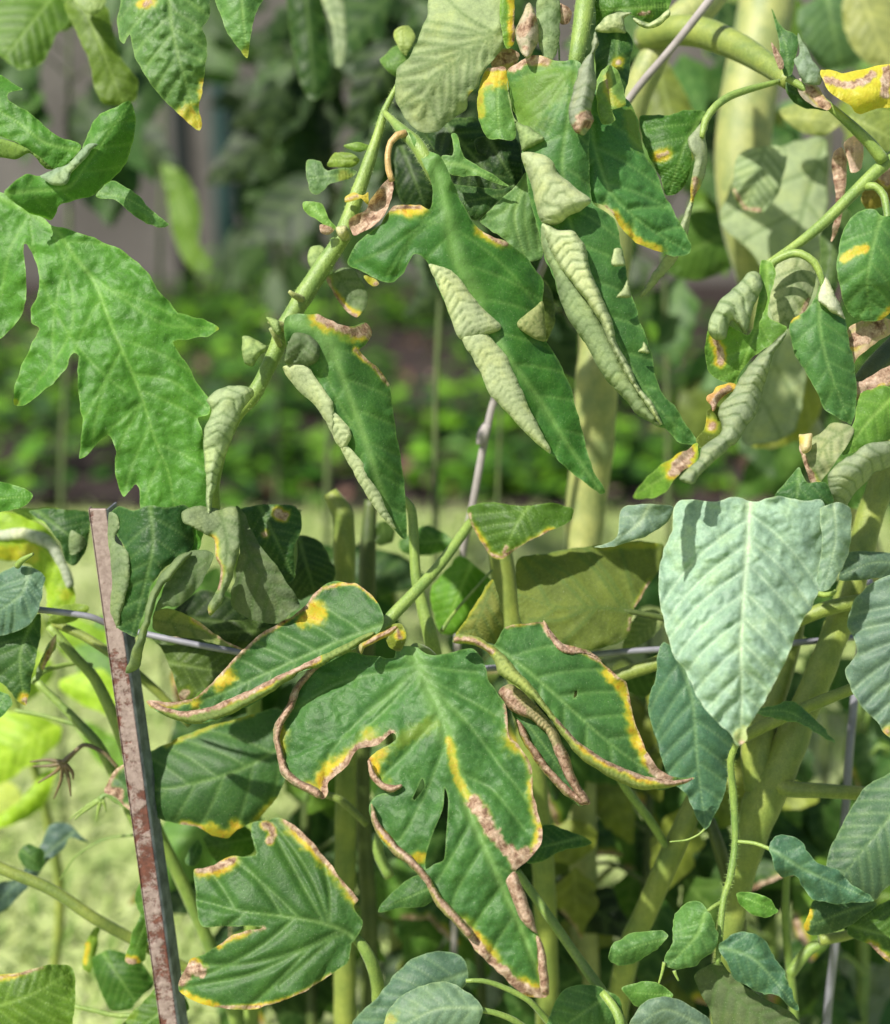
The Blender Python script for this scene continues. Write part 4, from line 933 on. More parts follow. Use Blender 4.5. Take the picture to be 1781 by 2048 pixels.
# ------------------------------------------------------------------ far left: bright leaves, the backlight put into their tint
pH = pplant("tomato_plant", 60, 1.45, "blurred tomato plant with bright yellow-green leaves before the lawn")
tube("-40,1200 60,1500 120,1800 80,2100 60,%f" % gy(1.45), [14, 18, 20, 22, 24], [1.3, 1.32, 1.36, 1.4, 1.45], pH, MAT_STEMY, "stem", 10)
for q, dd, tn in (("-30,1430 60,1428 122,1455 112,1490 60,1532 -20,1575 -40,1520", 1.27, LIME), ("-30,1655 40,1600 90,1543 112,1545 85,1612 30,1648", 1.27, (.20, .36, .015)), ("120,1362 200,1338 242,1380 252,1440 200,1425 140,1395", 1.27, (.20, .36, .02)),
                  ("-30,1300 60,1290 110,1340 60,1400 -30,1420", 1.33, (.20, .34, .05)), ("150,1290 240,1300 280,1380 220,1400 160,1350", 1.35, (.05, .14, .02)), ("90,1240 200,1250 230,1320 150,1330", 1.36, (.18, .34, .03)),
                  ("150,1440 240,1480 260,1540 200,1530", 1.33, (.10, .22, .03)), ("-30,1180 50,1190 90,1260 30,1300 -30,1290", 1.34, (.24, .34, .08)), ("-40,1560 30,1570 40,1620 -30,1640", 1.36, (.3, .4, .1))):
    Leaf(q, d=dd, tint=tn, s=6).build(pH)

# ------------------------------------------------------------------ centre: scorched plant
pE = pplant("tomato_plant", 690, 1.22, "tomato plant bearing the big compound leaf with brown curled scorched margins")
tube("660,985 676,1010 687,1030 690,1160 692,1400 692,1600 690,1790 690,2050 690,%f" % gy(1.22), [30, 40, 44, 44, 44, 44, 44, 46, 48], [1.08, 1.08, 1.08, 1.09, 1.11, 1.12, 1.14, 1.17, 1.22], pE, MAT_STEMY, "stem", 14, .04, hair=800)
tube("742,1000 736,1100 732,1300 725,1600 740,1900 720,%f" % gy(1.25), [26, 34, 36, 34, 34, 34], [1.13, 1.13, 1.14, 1.16, 1.19, 1.25], pE, MAT_STEMD, "branch", 12)
tube("800,990 822,1015 827,1050 832,1150 846,1215 862,1275 878,1345", [14, 18, 20, 22, 26, 30, 30], [1.02, 1.02, 1.02, 1.02, 1.02, 1.02, 1.03], pE, MAT_STEM, "branch", 12)
tube("945,1040 930,1062 880,1130 830,1185 785,1232 755,1270", [18, 20, 22, 24, 26, 24], [1.04, 1.03, 1.01, .995, .985, .98], pE, MAT_STEM, "branch", 12)
tube("884,1262 905,1230 940,1190 985,1140", [10, 7, 6, 5], [1.03, 1.04, 1.05, 1.06], pE, MAT_STEM, "petiole", 8)
tube("780,1755 756,1700 770,1640 800,1570", [22, 22, 20, 18], [1.05, 1.05, 1.05, 1.05], pE, MAT_STEM, "branch", 10)
tube("560,1550 620,1580 680,1600 735,1650", [14, 15, 15, 14], [1.06], pE, MAT_STEMY, "petiole", 8)
lf = tube("880,1345 868,1322 850,1306 832,1299 826,1310 836,1332 850,1362", [22, 24, 26, 26, 24, 16, 4], [1.03, 1.005, .988, .972, .966, .967, .974], pE, MAT_STEM, "leaf", 12, step=6)
lf["label"] = "five-part compound leaf with every margin browned and curled"
M1 = Leaf("293,1401 340,1404 391,1394 438,1350 485,1300 526,1266 600,1222 618,1202 631,1185 652,1168 675,1163 709,1167 736,1182 756,1202 764,1219 768,1245 752,1268 702,1300 640,1332 600,1345 539,1387 472,1424 421,1445 387,1448 354,1441 323,1428 303,1416", mid="768,1248 660,1290 520,1352 400,1402 298,1408", d=.958, tx=-.12, ty=-.22, cup=.014, tint=(.038, .115, .034), nv=9, relief=.0018,
          burn=[("391,1394 438,1350 485,1300 526,1266 600,1222 618,1202 640,1178", 5, 3), ("640,1178 709,1167 756,1202", 2, 3), ("300,1404 340,1405 380,1398", 6, 8)], yel=[("625,1212 640,1225 610,1240", 26, 1), ("440,1362 455,1352", 26, 1), ("390,1408", 18, .9)], curl=-.004)
M1.roll("300,1413 323,1428 354,1441 387,1448 421,1445 472,1424 539,1387 600,1347 640,1333 702,1301 752,1269", "305,1403 354,1421 400,1420 455,1400 520,1370 590,1335 632,1315 695,1286 748,1262", tint=(.20, .27, .075), wr=.0005, wper=12, burn=[("303,1404 354,1421 400,1420 455,1400 520,1370 590,1335 632,1315", 9, 6)], h=.006)
M1.roll("722,1310 730,1296 752,1284 780,1270 797,1256", "718,1292 740,1277 778,1256 795,1252", tint=(.40, .36, .16), wr=.0006, wper=10, burn=[("730,1290 790,1255", 4, 4)], h=.006, off=.006)
M1.build(lf, "leaflet", "broad left leaflet folded upward with a tan scorched rim")
M2o = "793,1296 830,1293 857,1309 887,1307 914,1302 944,1297 968,1318 975,1352 995,1386 1012,1415 1018,1473 1035,1487 1049,1507 1066,1540 1067,1587 1073,1611 1080,1638 1086,1665 1080,1692 1056,1722 1030,1746 1039,1763 1053,1800 1066,1840 1074,1867 1083,1884 1092,1924 1097,1992 1073,1996 1039,1982 989,1938 951,1901 935,1874 904,1840 871,1806 850,1763 820,1732 786,1705 756,1668 743,1635 740,1608 756,1591 786,1583 763,1576 743,1554 735,1525 743,1509 766,1495 792,1479 784,1466 756,1490 719,1496 702,1524 699,1529 660,1560 656,1584 645,1600 601,1577 571,1556 560,1539 553,1505 546,1471 550,1448 573,1414 587,1377 617,1343 648,1312 689,1304 722,1308 760,1312 786,1316"
M2 = Leaf(M2o, mid="822,1300 845,1350 870,1400 895,1480 915,1545 945,1640 985,1730 1030,1830 1060,1900 1092,1988", d=.942, tx=.02, ty=-.22, cup=.018, bow=.016, tint=(.040, .122, .036), relief=.0022, pucker=.0005, s=4.6, mw=20, buck=.003,
          veins=["840,1335 790,1380 720,1440 660,1510 648,1585", "838,1330 760,1345 670,1370 590,1420", "842,1345 770,1420 720,1470", "855,1368 930,1440 1000,1530 1062,1610", "850,1355 920,1390 990,1430", "895,1480 850,1590 800,1680 770,1670", "880,1430 820,1500 760,1560", "915,1545 985,1580 1050,1660", "945,1640 890,1740 860,1780", "985,1730 1030,1750", "970,1690 915,1780 900,1830", "1005,1770 950,1850 940,1868", "1030,1830 985,1900 980,1925", "1020,1800 1055,1830", "840,1330 900,1340 955,1345"], nv=0,
          holes=["890,1577 886,1618 866,1668 853,1709 852,1738 870,1728 888,1719 893,1668 897,1601", "845,1557 849,1574 829,1601 826,1597 835,1577"],
          burn=[("646,1590 658,1560 700,1520 722,1494 756,1488 780,1470", 9, 26), ("552,1470 556,1510 566,1545 600,1570 645,1594", 7, 18), ("925,1852 945,1880 989,1930 1039,1974 1090,1990", 11, 15), ("1085,1880 1092,1930 1094,1985", 9, 10), ("1068,1555 1070,1600 1078,1640", 6, 14), ("947,1606 965,1632 980,1660", 13, 9), ("985,1662 1005,1690 1030,1712 1052,1708", 12, 6), ("1020,1700 1040,1735 1055,1722", 13, 5), ("1062,1715 1080,1690 1084,1660", 6, 12), ("737,1520 745,1556 768,1578", 6, 16), ("1014,1412 1020,1470 1036,1488", 5, 26), ("1034,1488 1052,1510 1066,1545", 4, 8)],
          pale=[("826,1305 848,1355 872,1408 892,1470", 20, 1), ("838,1330 790,1380 740,1425", 9, .7), ("855,1368 930,1440", 8, .7)], yel=[("900,1480 912,1545 940,1600", 13, .8), ("826,1720 840,1715", 18, .9), ("860,1450 800,1480", 26, .35)])
M2.roll("648,1310 617,1341 587,1375 573,1412 549,1447 545,1471 552,1505 559,1539 571,1557 601,1579 640,1598", "655,1318 630,1345 602,1378 588,1416 566,1450 560,1473 567,1505 575,1535 585,1548 608,1563 640,1580", tint=(.36, .29, .19), wr=.0006, wper=9, burn=[("630,1330 590,1390 560,1450 558,1500 575,1548 635,1588", 7, 0)], h=.006)
M2.roll("741,1610 743,1637 756,1670 786,1707 820,1734 850,1765 871,1808 904,1842 935,1876", "744,1608 756,1635 770,1660 797,1690 828,1716 858,1750 884,1793 915,1828 945,1866", tint=(.30, .26, .13), wr=.0006, wper=9, burn=[("748,1630 765,1665 800,1700 838,1738 866,1780 900,1825 938,1868", 6, 4)], h=.006)
M2.roll("1030,1744 1041,1763 1055,1800 1068,1840 1075,1868", "1012,1762 1024,1795 1040,1838 1060,1858 1073,1867", tint=(.48, .34, .27), wr=.0005, wper=9, burn=[("1022,1755 1040,1800 1056,1845", 14, 0)], h=.006)
M2.roll("1076,1872 1086,1890 1094,1925 1098,1990", "1073,1876 1076,1900 1078,1945 1082,1985", tint=(.46, .34, .26), wr=.0005, wper=9, burn=[("1080,1890 1088,1985", 12, 0)], h=.005)
M2.roll("735,1522 741,1556 762,1578 786,1585 804,1572", "742,1524 751,1548 768,1565 788,1570 802,1568", tint=(.46, .36, .24), wr=.0004, wper=8, burn=[("738,1524 746,1553 768,1573 802,1572", 8, 0)], h=.004)
M2.build(lf, "leaflet", "large three-lobed terminal leaflet with yellow and brown scorched margins")
M3 = Leaf("1012,1254 1045,1248 1086,1243 1099,1258 1120,1285 1153,1295 1180,1302 1200,1318 1231,1349 1254,1366 1261,1403 1271,1443 1291,1494 1318,1537 1349,1553 1390,1558 1355,1572 1322,1580 1271,1573 1221,1554 1180,1524 1153,1507 1126,1473 1099,1430 1066,1393 1025,1366 998,1339 985,1312 961,1295 907,1283 917,1271 951,1274 985,1290", mid="925,1278 1000,1300 1100,1380 1200,1470 1290,1535 1386,1558", d=.950, tx=.10, ty=-.2, cup=.016, tint=(.040, .118, .038), relief=.002, nv=8,
          burn=[("1200,1318 1231,1349 1256,1368 1262,1403 1273,1445 1293,1496 1318,1537", 4, 5), ("1298,1512 1312,1540 1335,1552", 12, 8), ("1086,1243 1105,1270 1125,1290 1160,1300 1200,1318", 6, 3), ("1012,1254 1086,1243", 2, 3)], yel=[("1215,1348 1245,1368", 22, 1), ("1255,1390 1262,1430 1276,1475 1290,1520", 20, .95)], holes=["1150,1383 1155,1381 1154,1392 1148,1396"], curl=-.003)
M3.roll("907,1285 961,1295 988,1320 998,1345 1040,1377 1080,1411 1115,1457 1153,1508 1221,1556 1290,1580 1355,1573 1389,1559", "916,1270 955,1274 1000,1303 1036,1340 1072,1380 1102,1420 1130,1456 1168,1491 1222,1525 1287,1550 1340,1560 1388,1556", tint=(.26, .31, .09), wr=.0006, wper=11, burn=[("1120,1440 1168,1488 1222,1524 1287,1550 1345,1562 1388,1557", 8, 10), ("910,1278 950,1283 985,1305", 5, 4)], h=.008)
M3.roll("1088,1242 1112,1275 1140,1296 1180,1303 1203,1320", "1090,1260 1112,1295 1140,1310 1175,1308 1200,1322", tint=(.42, .32, .21), wr=.0005, wper=9, burn=[("1090,1255 1120,1293 1190,1310", 8, 0)], h=.005)
M3.build(lf, "leaflet", "right-hand leaflet with a rolled green tube edge and yellow browned rim")
M4 = Leaf("1029,1433 1012,1406 998,1380 1025,1371 1066,1406 1099,1446 1120,1480 1136,1514 1150,1554 1181,1605 1160,1611 1126,1585 1093,1548 1066,1514 1042,1473", mid="1010,1390 1080,1480 1172,1605", d=.962, tx=.05, ty=-.1, cup=.006, tint=(.034, .10, .034), nv=4)
M4.roll("1026,1369 1067,1404 1112,1458 1138,1512 1152,1554 1182,1606", "998,1383 1020,1420 1062,1440 1092,1468 1114,1514 1132,1558 1166,1609", tint=(.38, .32, .17), wr=.0007, wper=9, burn=[("1000,1385 1040,1425", 16, 0), ("1120,1500 1140,1555 1172,1605", 11, 0)], h=.008)
M4.roll("1032,1440 1041,1474 1065,1515 1092,1549 1125,1586 1163,1611", "1046,1448 1062,1482 1090,1520 1117,1555 1150,1585 1176,1604", tint=(.44, .34, .22), wr=.0006, wper=9, burn=[("1040,1445 1075,1510 1120,1565 1170,1606", 10, 3)], h=.006)
M4.build(lf, "leaflet", "narrow leaflet curled into two tan tubes")
Leaf("860,1180 900,1130 922,1112 962,1140 985,1172 950,1212 920,1262 885,1268 868,1232", d=1.09, tint=(.075, .21, .014)).build(pE)
Leaf("796,1085 830,1060 860,1052 890,1065 906,1086 890,1102 850,1112 810,1107", d=1.12, tint=(.035, .11, .015)).build(pE)
Leaf("752,1048 770,1040 790,1060 785,1085 762,1090 748,1075", d=1.13, tint=(.03, .07, .012)).build(pE)
Leaf("770,1260 800,1248 812,1272 800,1300 780,1296", d=.958, tint=(.12, .16, .02), yel=[("800,1270", 16, .9)], burn=[("795,1258 800,1275", 3, 5)], s=3.2).build(pE)
Leaf("755,1822 800,1770 850,1748 872,1790 852,1812 800,1818", d=1.0, tint=(.035, .10, .03)).build(pE)
Leaf("708,2060 709,2041 756,1992 786,1955 820,1921 854,1907 904,1904 931,1924 937,1958 900,2010 850,2070 760,2090", mid="935,1945 840,1985 740,2080", d=.978, tint=(.07, .135, .085)).build(pE, "leaf", "bluish green leaf at the foot of the scorched leaf")
Leaf("768,2060 770,2041 783,2012 820,1982 864,1965 904,1968 938,1988 964,2016 950,2060 850,2095 775,2090", mid="962,2016 870,2020 775,2070", d=.960, tint=(.13, .215, .135), yel=[("780,2040", 26, .6)]).build(pE, "leaf", "pale bluish leaf low in front")
tube("932,1962 965,1962 1000,1972 1060,2003 1110,2060", [8, 10, 11, 12, 14], [.98, .982, .985, .99, 1.0], pE, MAT_STEM, "petiole", 8)
tube("950,2018 990,2026 1030,2042 1080,2080", [12, 12, 13, 14], [.962, .965, .97, .98], pE, MAT_STEM, "petiole", 8)

# ------------------------------------------------------------------ behind the centre: olive plant
pF = pplant("tomato_plant", 1105, 1.25, "tomato plant with olive-yellow leaf undersides behind the grey wire")
tube("985,1030 1000,1100 1018,1230 1045,1400 1070,1560 1088,1750 1095,1990 1105,%f" % gy(1.25), [40, 48, 50, 48, 46, 46, 48, 50], [1.07, 1.07, 1.075, 1.08, 1.09, 1.11, 1.15, 1.25], pF, MAT_STEMY, "stem", 14, .02)
tube("1034,1743 1101,1837 1155,1914 1196,1972 1240,2040 1300,2200", [17, 19, 20, 22, 24, 26], [1.03, 1.02, 1.01, 1.0, .995, 1.0], pF, MAT_STEM, "branch", 12)
tube("1400,1585 1370,1650 1329,1740 1290,1830 1262,1890 1230,2050 1180,%f" % gy(1.25), [42, 44, 46, 46, 46, 48, 50], [1.07, 1.07, 1.08, 1.09, 1.1, 1.13, 1.25], pF, MAT_STEMY, "branch", 14, .02)
tube("1240,1560 1262,1590 1300,1640 1332,1690", [14, 17, 18, 16], [1.04, 1.045, 1.05, 1.07], pF, MAT_STEM, "petiole", 10)
P9 = Leaf("936,1015 990,1004 1040,1012 1100,1006 1146,1018 1140,1042 1100,1062 1026,1103 1005,1117 982,1111 965,1087 948,1060", mid="1060,1008 1030,1055 1005,1115", d=1.0, tint=(.045, .11, .015), burn=[("940,1030 950,1062 968,1090 985,1111 1005,1115", 2.5, 14), ("1008,1112 1030,1100 1100,1062", 3, 10), ("1008,1104 1012,1095", 4, 8)], nv=5)
P9.build(pF)
P8 = Leaf("1035,1120 1100,1105 1200,1090 1260,1083 1310,1085 1330,1092 1318,1140 1300,1165 1287,1190 1270,1215 1265,1235 1258,1270 1230,1290 1150,1300 1080,1260 1045,1248 1035,1180", mid="1320,1232 1200,1215 1120,1215 1040,1190", d=1.035, tint=(.125, .165, .032), under=1, relief=-.0015, veins=["1250,1222 1200,1150 1160,1110", "1200,1215 1140,1150 1090,1120", "1280,1226 1260,1160 1240,1090", "1180,1216 1120,1240 1060,1240"], nv=3, burn=[("1300,1165 1287,1190 1272,1213", 3, 9), ("1262,1236 1258,1260", 3, 9)], yel=[("1200,1092 1310,1088", 12, .5)])
P8.build(pF, "leaf", "large olive-yellow leaf seen from below")
tube("1113,1243 1147,1222 1187,1217 1250,1222 1325,1236 1400,1255", [7, 9, 10, 11, 13, 14], [1.03, 1.028, 1.026, 1.025, 1.03, 1.04], pF, MAT_STEMD, "petiole", 8)
Leaf("985,1158 960,1195 935,1235 911,1271 950,1276 998,1290 1008,1251 998,1200", mid="988,1160 965,1220 940,1275", d=1.0, tint=(.15, .17, .035), under=1, yel=[("985,1160 912,1270", 6, .6), ("1000,1282", 10, .5)], nv=4).build(pF)
Leaf("1150,1300 1200,1320 1240,1350 1280,1330 1320,1300 1300,1390 1250,1380", d=1.1, tint=(.03, .08, .014)).build(pF)
tube("1215,1360 1260,1345 1310,1328 1350,1310", [26, 27, 28, 28], [1.04], pF, MAT_STEMY, "branch", 12)
Leaf("1265,1240 1300,1220 1330,1235 1310,1270 1280,1290 1245,1300", d=1.05, tint=(.28, .34, .14), under=1).build(pF)
Leaf("1050,1690 1085,1650 1130,1660 1185,1686 1130,1700 1085,1722 1055,1725", d=1.0, tint=(.025, .085, .022)).build(pF)

# ------------------------------------------------------------------ lower right: thick stemmed plant
pD = pplant("tomato_plant", 1440, 1.2, "tomato plant with thick pale forked stem and one big pale grey-green leaf")
tube("1830,720 1790,880 1760,980 1741,1030 1705,1170 1655,1310 1605,1430 1562,1530 1520,1620 1492,1722 1475,1790 1455,1880 1445,2048 1440,%f" % gy(1.2), [50, 52, 52, 54, 54, 56, 60, 74, 76, 54, 52, 50, 50, 52], [1.03, 1.03, 1.03, 1.03, 1.03, 1.03, 1.03, 1.03, 1.035, 1.04, 1.05, 1.06, 1.1, 1.2], pD, MAT_STEMY, "stem", 18, .04, hair=2200)
tube("1600,1190 1580,1290 1556,1370 1530,1440 1516,1500 1520,1580", [40, 44, 48, 54, 66, 60], [1.05, 1.05, 1.045, 1.04, 1.035, 1.035], pD, MAT_STEMY, "branch", 14)
tube("1535,1555 1580,1578 1650,1582 1735,1588 1850,1600", [44, 34, 30, 29, 28], [1.03, 1.02, 1.02, 1.02, 1.03], pD, MAT_STEMY, "branch", 12)
tube("1485,1476 1530,1452 1590,1425 1650,1400 1720,1372", [24, 25, 25, 24, 22], [1.02, 1.015, 1.01, 1.0, .99], pD, MAT_STEMY, "petiole", 12)
tube("1590,1245 1640,1222 1700,1206 1780,1195", [26, 30, 30, 30], [1.015, 1.012, 1.01, 1.01], pD, MAT_STEMY, "petiole", 12)
tube("1636,1185 1650,1190 1668,1186 1672,1180", [14, 12, 9, 6], [1.0, .995, .99, .99], pD, MAT_STEM, "side_shoot", 8, step=4)
tube("1478,1480 1462,1520 1467,1587 1471,1682 1461,1756 1447,1803 1439,1894 1436,1930", [10, 14, 15, 14, 14, 13, 12, 10], [.955, .96, .965, .965, .962, .96, .955, .955], pD, MAT_STEM, "petiole", 10, .06, hair=900)
tube("1471,1683 1510,1687 1548,1702 1580,1722", [8, 8, 8, 5], [.965, .96, .955, .95], pD, MAT_STEM, "petiole", 8)
tube("1447,1803 1430,1812 1412,1826", [8, 8, 7], [.962, .958, .955], pD, MAT_STEM, "petiole", 8, step=5)
P1 = Leaf("1352,1008 1385,998 1430,1004 1470,994 1510,1002 1560,992 1605,1000 1644,1000 1653,1027 1649,1087 1639,1175 1629,1205 1602,1249 1575,1313 1552,1364 1518,1421 1496,1456 1496,1480 1477,1490 1461,1468 1424,1434 1397,1394 1373,1343 1349,1313 1333,1256 1321,1209 1319,1155 1326,1104 1343,1064", mid="1500,998 1495,1100 1487,1200 1482,1300 1484,1400 1482,1486", d=.905, tx=-.05, ty=-.30, cup=.022, bow=.012, tint=PALEG, relief=.0034, pucker=.0009, nv=9, s=4.0, mw=11, buck=.004, yel=[("1484,1470", 30, .55)], burn=[("1484,1486", 6, 4)], wave=.004)
P1.build(pD, "leaf", "big pale grey-green puckered leaf")
Leaf("1640,1020 1653,1010 1680,1004 1702,1020 1704,1064 1696,1111 1676,1155 1656,1180 1632,1178 1645,1090", mid="1668,1008 1672,1080 1650,1175", d=.918, tint=(.17, .265, .175), relief=.004, nv=6).build(pD)
Leaf("1245,1016 1300,1008 1348,1014 1333,1047 1292,1071 1225,1094 1190,1095 1232,1077", mid="1300,1010 1270,1055 1195,1094", d=.955, tint=(.145, .225, .165), nv=5, curl=-.003).build(pD, "leaf", "bluish pale leaf tip pointing aside")
P3 = Leaf("1329,1283 1316,1316 1312,1357 1299,1391 1299,1424 1312,1475 1326,1525 1340,1560 1370,1587 1390,1631 1411,1660 1430,1631 1450,1587 1458,1520 1466,1478 1440,1440 1400,1390 1360,1310", mid="1350,1290 1385,1400 1395,1520 1411,1655", d=.972, tx=.05, tint=(.055, .13, .075), nv=8, relief=.002)
P3.build(pD, "leaf", "grey-green leaf hanging behind the big pale leaf")
Leaf("1850,1130 1781,1151 1747,1165 1720,1188 1706,1212 1696,1249 1713,1290 1710,1317 1690,1340 1703,1377 1720,1407 1754,1445 1781,1477 1830,1490 1860,1300", mid="1850,1180 1790,1300 1785,1470", d=.95, tint=(.10, .165, .12), relief=.003, nv=7, curl=-.004, burn=[("1775,1462", 4, 10)]).build(pD, "leaf", "bluish grey-green leaf with wavy outline")
Leaf("1696,1108 1740,1102 1781,1104 1830,1108 1820,1150 1734,1158 1680,1160", mid="1830,1130 1750,1125 1682,1150", d=.985, tint=(.075, .13, .085), nv=5).build(pD)
P6 = Leaf("1850,1530 1781,1547 1737,1570 1707,1611 1680,1661 1653,1719 1660,1760 1707,1790 1750,1800 1781,1770 1850,1720", mid="1840,1560 1760,1660 1680,1760", d=.972, tx=-.1, tint=(.055, .11, .058), nv=8)
P6.build(pD, "leaf", "dull grey-green broad leaf")
Leaf("1632,1800 1690,1795 1752,1806 1734,1830 1686,1857 1629,1873 1608,1857 1616,1833", mid="1750,1806 1690,1825 1612,1855", d=.985, tint=(.035, .085, .035), yel=[("1620,1825 1610,1855", 12, 1)], nv=4).build(pD)
Leaf("1700,1850 1781,1800 1830,1820 1820,1930 1781,1925 1740,1890 1700,1870", d=1.0, tint=(.04, .10, .02), burn=[("1740,1890 1781,1920", 4, 12)]).build(pD)
Leaf("1500,1425 1540,1412 1580,1405 1612,1420 1640,1450 1671,1487 1625,1460 1570,1440 1520,1432", mid="1500,1425 1580,1425 1668,1484", d=.975, tint=(.06, .145, .06), jit=2.8, pucker=.0006, nv=4).build(pD)
N5 = Leaf("1538,1685 1562,1673 1599,1678 1616,1702 1643,1726 1680,1742 1707,1769 1750,1800 1703,1806 1670,1810 1629,1800 1609,1776 1589,1752 1562,1752 1545,1722", mid="1542,1698 1610,1740 1745,1800", d=.948, tint=(.055, .135, .075), jit=2.8, pucker=.0006, nv=5, relief=.0022, wave=.004)
N5.build(pD, "leaf", "small frilly-edged leaf on a thin stalk")
Leaf("1397,1803 1363,1813 1349,1840 1343,1884 1329,1924 1349,1941 1390,1931 1424,1901 1437,1874 1430,1840 1413,1820", mid="1412,1824 1395,1870 1335,1935", d=.945, tint=(.06, .15, .05), jit=2.8, pucker=.0006, nv=5, relief=.002).build(pD)
Leaf("1440,1897 1447,1884 1471,1867 1504,1865 1531,1880 1552,1918 1579,1968 1597,2020 1552,1992 1518,1985 1474,1961 1454,1924", mid="1442,1894 1510,1920 1592,2012", d=.942, tint=(.05, .125, .065), jit=2.8, pucker=.0006, nv=6, relief=.002, wave=.004).build(pD)
Leaf("1228,1930 1215,1914 1232,1887 1265,1867 1316,1862 1337,1874 1326,1894 1292,1911 1255,1930", mid="1336,1876 1270,1895 1222,1922", d=.952, tint=(.065, .165, .05), jit=2.8, pucker=.0006, nv=5).build(pD)
Leaf("1390,1955 1437,1920 1460,1945 1518,1992 1585,2025 1600,2046 1590,2080 1450,2080 1415,2010", mid="1425,1935 1500,2020 1590,2070", d=.965, tint=(.095, .13, .055), under=1, nv=7).build(pD)
Leaf("1474,1786 1498,1784 1535,1796 1558,1820 1535,1834 1504,1828 1481,1810", mid="1476,1790 1555,1822", d=.952, tint=(.07, .19, .035), jit=2.8, pucker=.0006, nv=4).build(pD)
Leaf("1100,2070 1108,2010 1125,1985 1155,1970 1200,1975 1240,2000 1238,2060", mid="1225,1985 1120,2060", d=.975, tint=(.06, .155, .05), nv=4).build(pD)
Leaf("1245,1978 1275,1966 1312,1966 1347,1990 1320,2012 1270,2012", mid="1340,1990 1250,1985", d=.965, tint=(.07, .18, .04), nv=4).build(pD)
Leaf("1258,2060 1264,2036 1284,2008 1322,1994 1366,2004 1420,2041 1410,2090 1270,2090", mid="1400,2050 1330,2020 1265,2060", d=.95, tint=(.11, .175, .12), nv=5).build(pD)
tube("1205,1985 1225,2010 1240,2040 1245,2100", [16, 18, 20, 22], [.97, .965, .96, .96], pD, MAT_STEM, "petiole", 10)
for q, w_ in (("1329,1925 1325,1945 1318,1968", [8, 6, 4]), ("1349,1942 1352,1950 1358,1962", [8, 6, 4]), ("1410,1658 1400,1668 1375,1680 1340,1684", [5, 4, 4, 3])):
    tube(q, w_, [.947], pD, MAT_STEM, "tendril", 7, step=5)
tube("1480,1860 1470,1800 1440,1700 1420,1640", [30, 30, 28, 22], [1.09, 1.08, 1.07, 1.07], pD, MAT_STEMD, "branch", 10)
tube("1640,1880 1690,1872 1760,1850", [24, 20, 16], [1.04], pD, MAT_STEMY, "petiole", 10)
tube("1580,1950 1620,1900 1690,1862", [22, 22, 18], [1.06], pD, MAT_STEM, "petiole", 10)
tube("1575,1730 1572,1850 1590,2050 1600,%f" % gy(1.2), [14, 16, 18, 22], [1.08, 1.09, 1.12, 1.2], pD, MAT_STEM, "branch", 10)
# ------------------------------------------------------------------ plants further back
def generic_leaf(r, cx, cy, d, L, tint, ang, parent, under=0, s=7, burn=False):
    """a toothed tomato leaflet of length L px with its tip towards ang"""
    t = np.linspace(0, 1, 9)[1:-1]
    wd = L * .27 * np.sin(np.pi * t ** .75) * (1 + .22 * r.uniform(-1, 1, len(t)))
    e = np.array([math.cos(ang), math.sin(ang)]); n = np.array([-e[1], e[0]])
    b = np.array([cx, cy]); bend = r.uniform(-.18, .18) * L
    sp = lambda q: b + e * L * q + n * bend * q * q
    left = [sp(q) + n * w for q, w in zip(t, wd)]; right = [sp(q) - n * w * r.uniform(.8, 1.1) for q, w in zip(t, wd)]
    out = np.vstack([[sp(0)], left, [sp(1)], right[::-1]])
    kw = {}
    if burn: kw['burn'] = [(np.array([sp(.6) + n * wd[4], sp(1)]), L * .03, L * .06)]
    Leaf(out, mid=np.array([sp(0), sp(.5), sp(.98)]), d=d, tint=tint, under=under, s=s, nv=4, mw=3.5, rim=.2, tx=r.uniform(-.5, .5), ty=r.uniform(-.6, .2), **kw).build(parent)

def back_plant(seed, cx, y0, y1, d, n, spread, L, tints, label, stem_w=26, mat=None):
    r = np.random.default_rng(seed)
    e = pplant("tomato_plant", cx, d + .03, label, group=None)
    g_ = gy(d + .03)
    q = [(cx + r.uniform(-12, 12), y) for y in np.linspace(y0 - 40, g_, 6)]; q[-1] = (cx, g_)
    tube(np.array(q), [stem_w * .5, stem_w, stem_w * 1.1], [d + .03], e, mat or MAT_STEM, "stem", 8, step=40)
    for i in range(n):
        py = y0 + (y1 - y0) * (i + r.uniform(0, 1)) / n
        side = r.choice((-1, 1)); px = cx + side * r.uniform(.05, 1) * spread
        a = math.radians(90) - side * math.radians(r.uniform(-15, 75))
        tn = np.array(tints[r.integers(len(tints))]) * r.uniform(.75, 1.25)
        generic_leaf(r, px, py, d + r.uniform(-.06, .08), L * r.uniform(.65, 1.25), tn, a, e, under=int(r.uniform() < .12), burn=bool(r.uniform() < .22 and d < 1.4))
        if i % 3 == 0:
            tube(np.array([(cx, py + 30), ((cx + px) / 2, py - 10), (px, py)]), [stem_w * .4, stem_w * .35, stem_w * .25], [d + .02, d, d], e, mat or MAT_STEM, "petiole", 7, step=30)
    return e
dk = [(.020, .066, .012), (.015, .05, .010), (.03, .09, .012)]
vd = [(.008, .030, .005), (.006, .022, .004), (.014, .046, .007)]  # near-black tints: shade of the upper background put into the leaf colour
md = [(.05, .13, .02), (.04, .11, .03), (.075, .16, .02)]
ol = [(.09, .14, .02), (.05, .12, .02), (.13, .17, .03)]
back_plant(11, 665, -60, 420, 1.75, 60, 120, 170, vd, "tomato plant with shade tinted into its dark leaves behind the pale underside leaf", 14, MAT_STEMD)
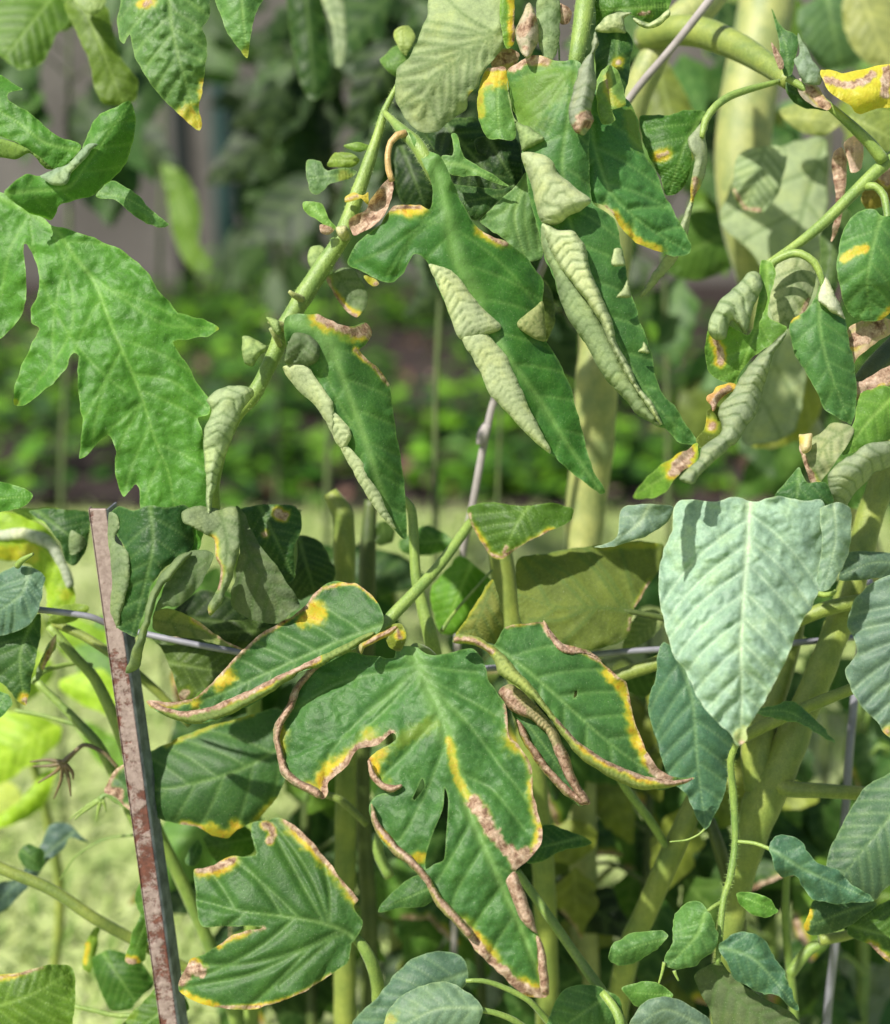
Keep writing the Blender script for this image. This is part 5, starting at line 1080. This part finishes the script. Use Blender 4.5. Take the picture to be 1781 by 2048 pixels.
back_plant(12, 880, -60, 420, 1.45, 40, 130, 170, vd, "dark tomato plant directly behind the arched petiole", 14, MAT_STEMD)
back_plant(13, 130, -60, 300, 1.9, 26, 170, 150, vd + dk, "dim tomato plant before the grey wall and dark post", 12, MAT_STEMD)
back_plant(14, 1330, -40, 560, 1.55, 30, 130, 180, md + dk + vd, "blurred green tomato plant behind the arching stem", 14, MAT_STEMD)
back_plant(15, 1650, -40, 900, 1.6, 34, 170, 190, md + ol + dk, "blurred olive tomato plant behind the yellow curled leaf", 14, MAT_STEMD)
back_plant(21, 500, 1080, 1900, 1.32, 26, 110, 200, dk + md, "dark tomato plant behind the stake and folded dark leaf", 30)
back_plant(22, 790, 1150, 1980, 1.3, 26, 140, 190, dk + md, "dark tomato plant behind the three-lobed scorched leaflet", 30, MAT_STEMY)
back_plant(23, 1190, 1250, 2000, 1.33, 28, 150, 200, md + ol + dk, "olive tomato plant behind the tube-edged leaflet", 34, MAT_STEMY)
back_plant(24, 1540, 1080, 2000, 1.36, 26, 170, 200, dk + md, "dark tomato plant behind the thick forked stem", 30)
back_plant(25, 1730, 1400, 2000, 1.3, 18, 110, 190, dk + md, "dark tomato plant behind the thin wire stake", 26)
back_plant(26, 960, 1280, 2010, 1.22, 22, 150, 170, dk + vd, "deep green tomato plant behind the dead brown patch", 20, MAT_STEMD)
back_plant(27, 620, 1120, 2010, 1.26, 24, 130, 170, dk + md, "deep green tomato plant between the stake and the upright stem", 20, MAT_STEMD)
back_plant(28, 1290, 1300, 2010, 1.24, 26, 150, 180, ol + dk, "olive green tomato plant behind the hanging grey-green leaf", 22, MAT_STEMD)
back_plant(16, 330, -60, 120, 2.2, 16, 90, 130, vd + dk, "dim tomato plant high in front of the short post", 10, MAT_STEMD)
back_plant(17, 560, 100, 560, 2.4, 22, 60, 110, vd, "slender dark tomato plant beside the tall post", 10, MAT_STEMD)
back_plant(18, 1000, 380, 640, 1.5, 14, 90, 150, vd, "tomato plant with leaves tinted dark for shade under the rolled leaves", 10, MAT_STEMD)
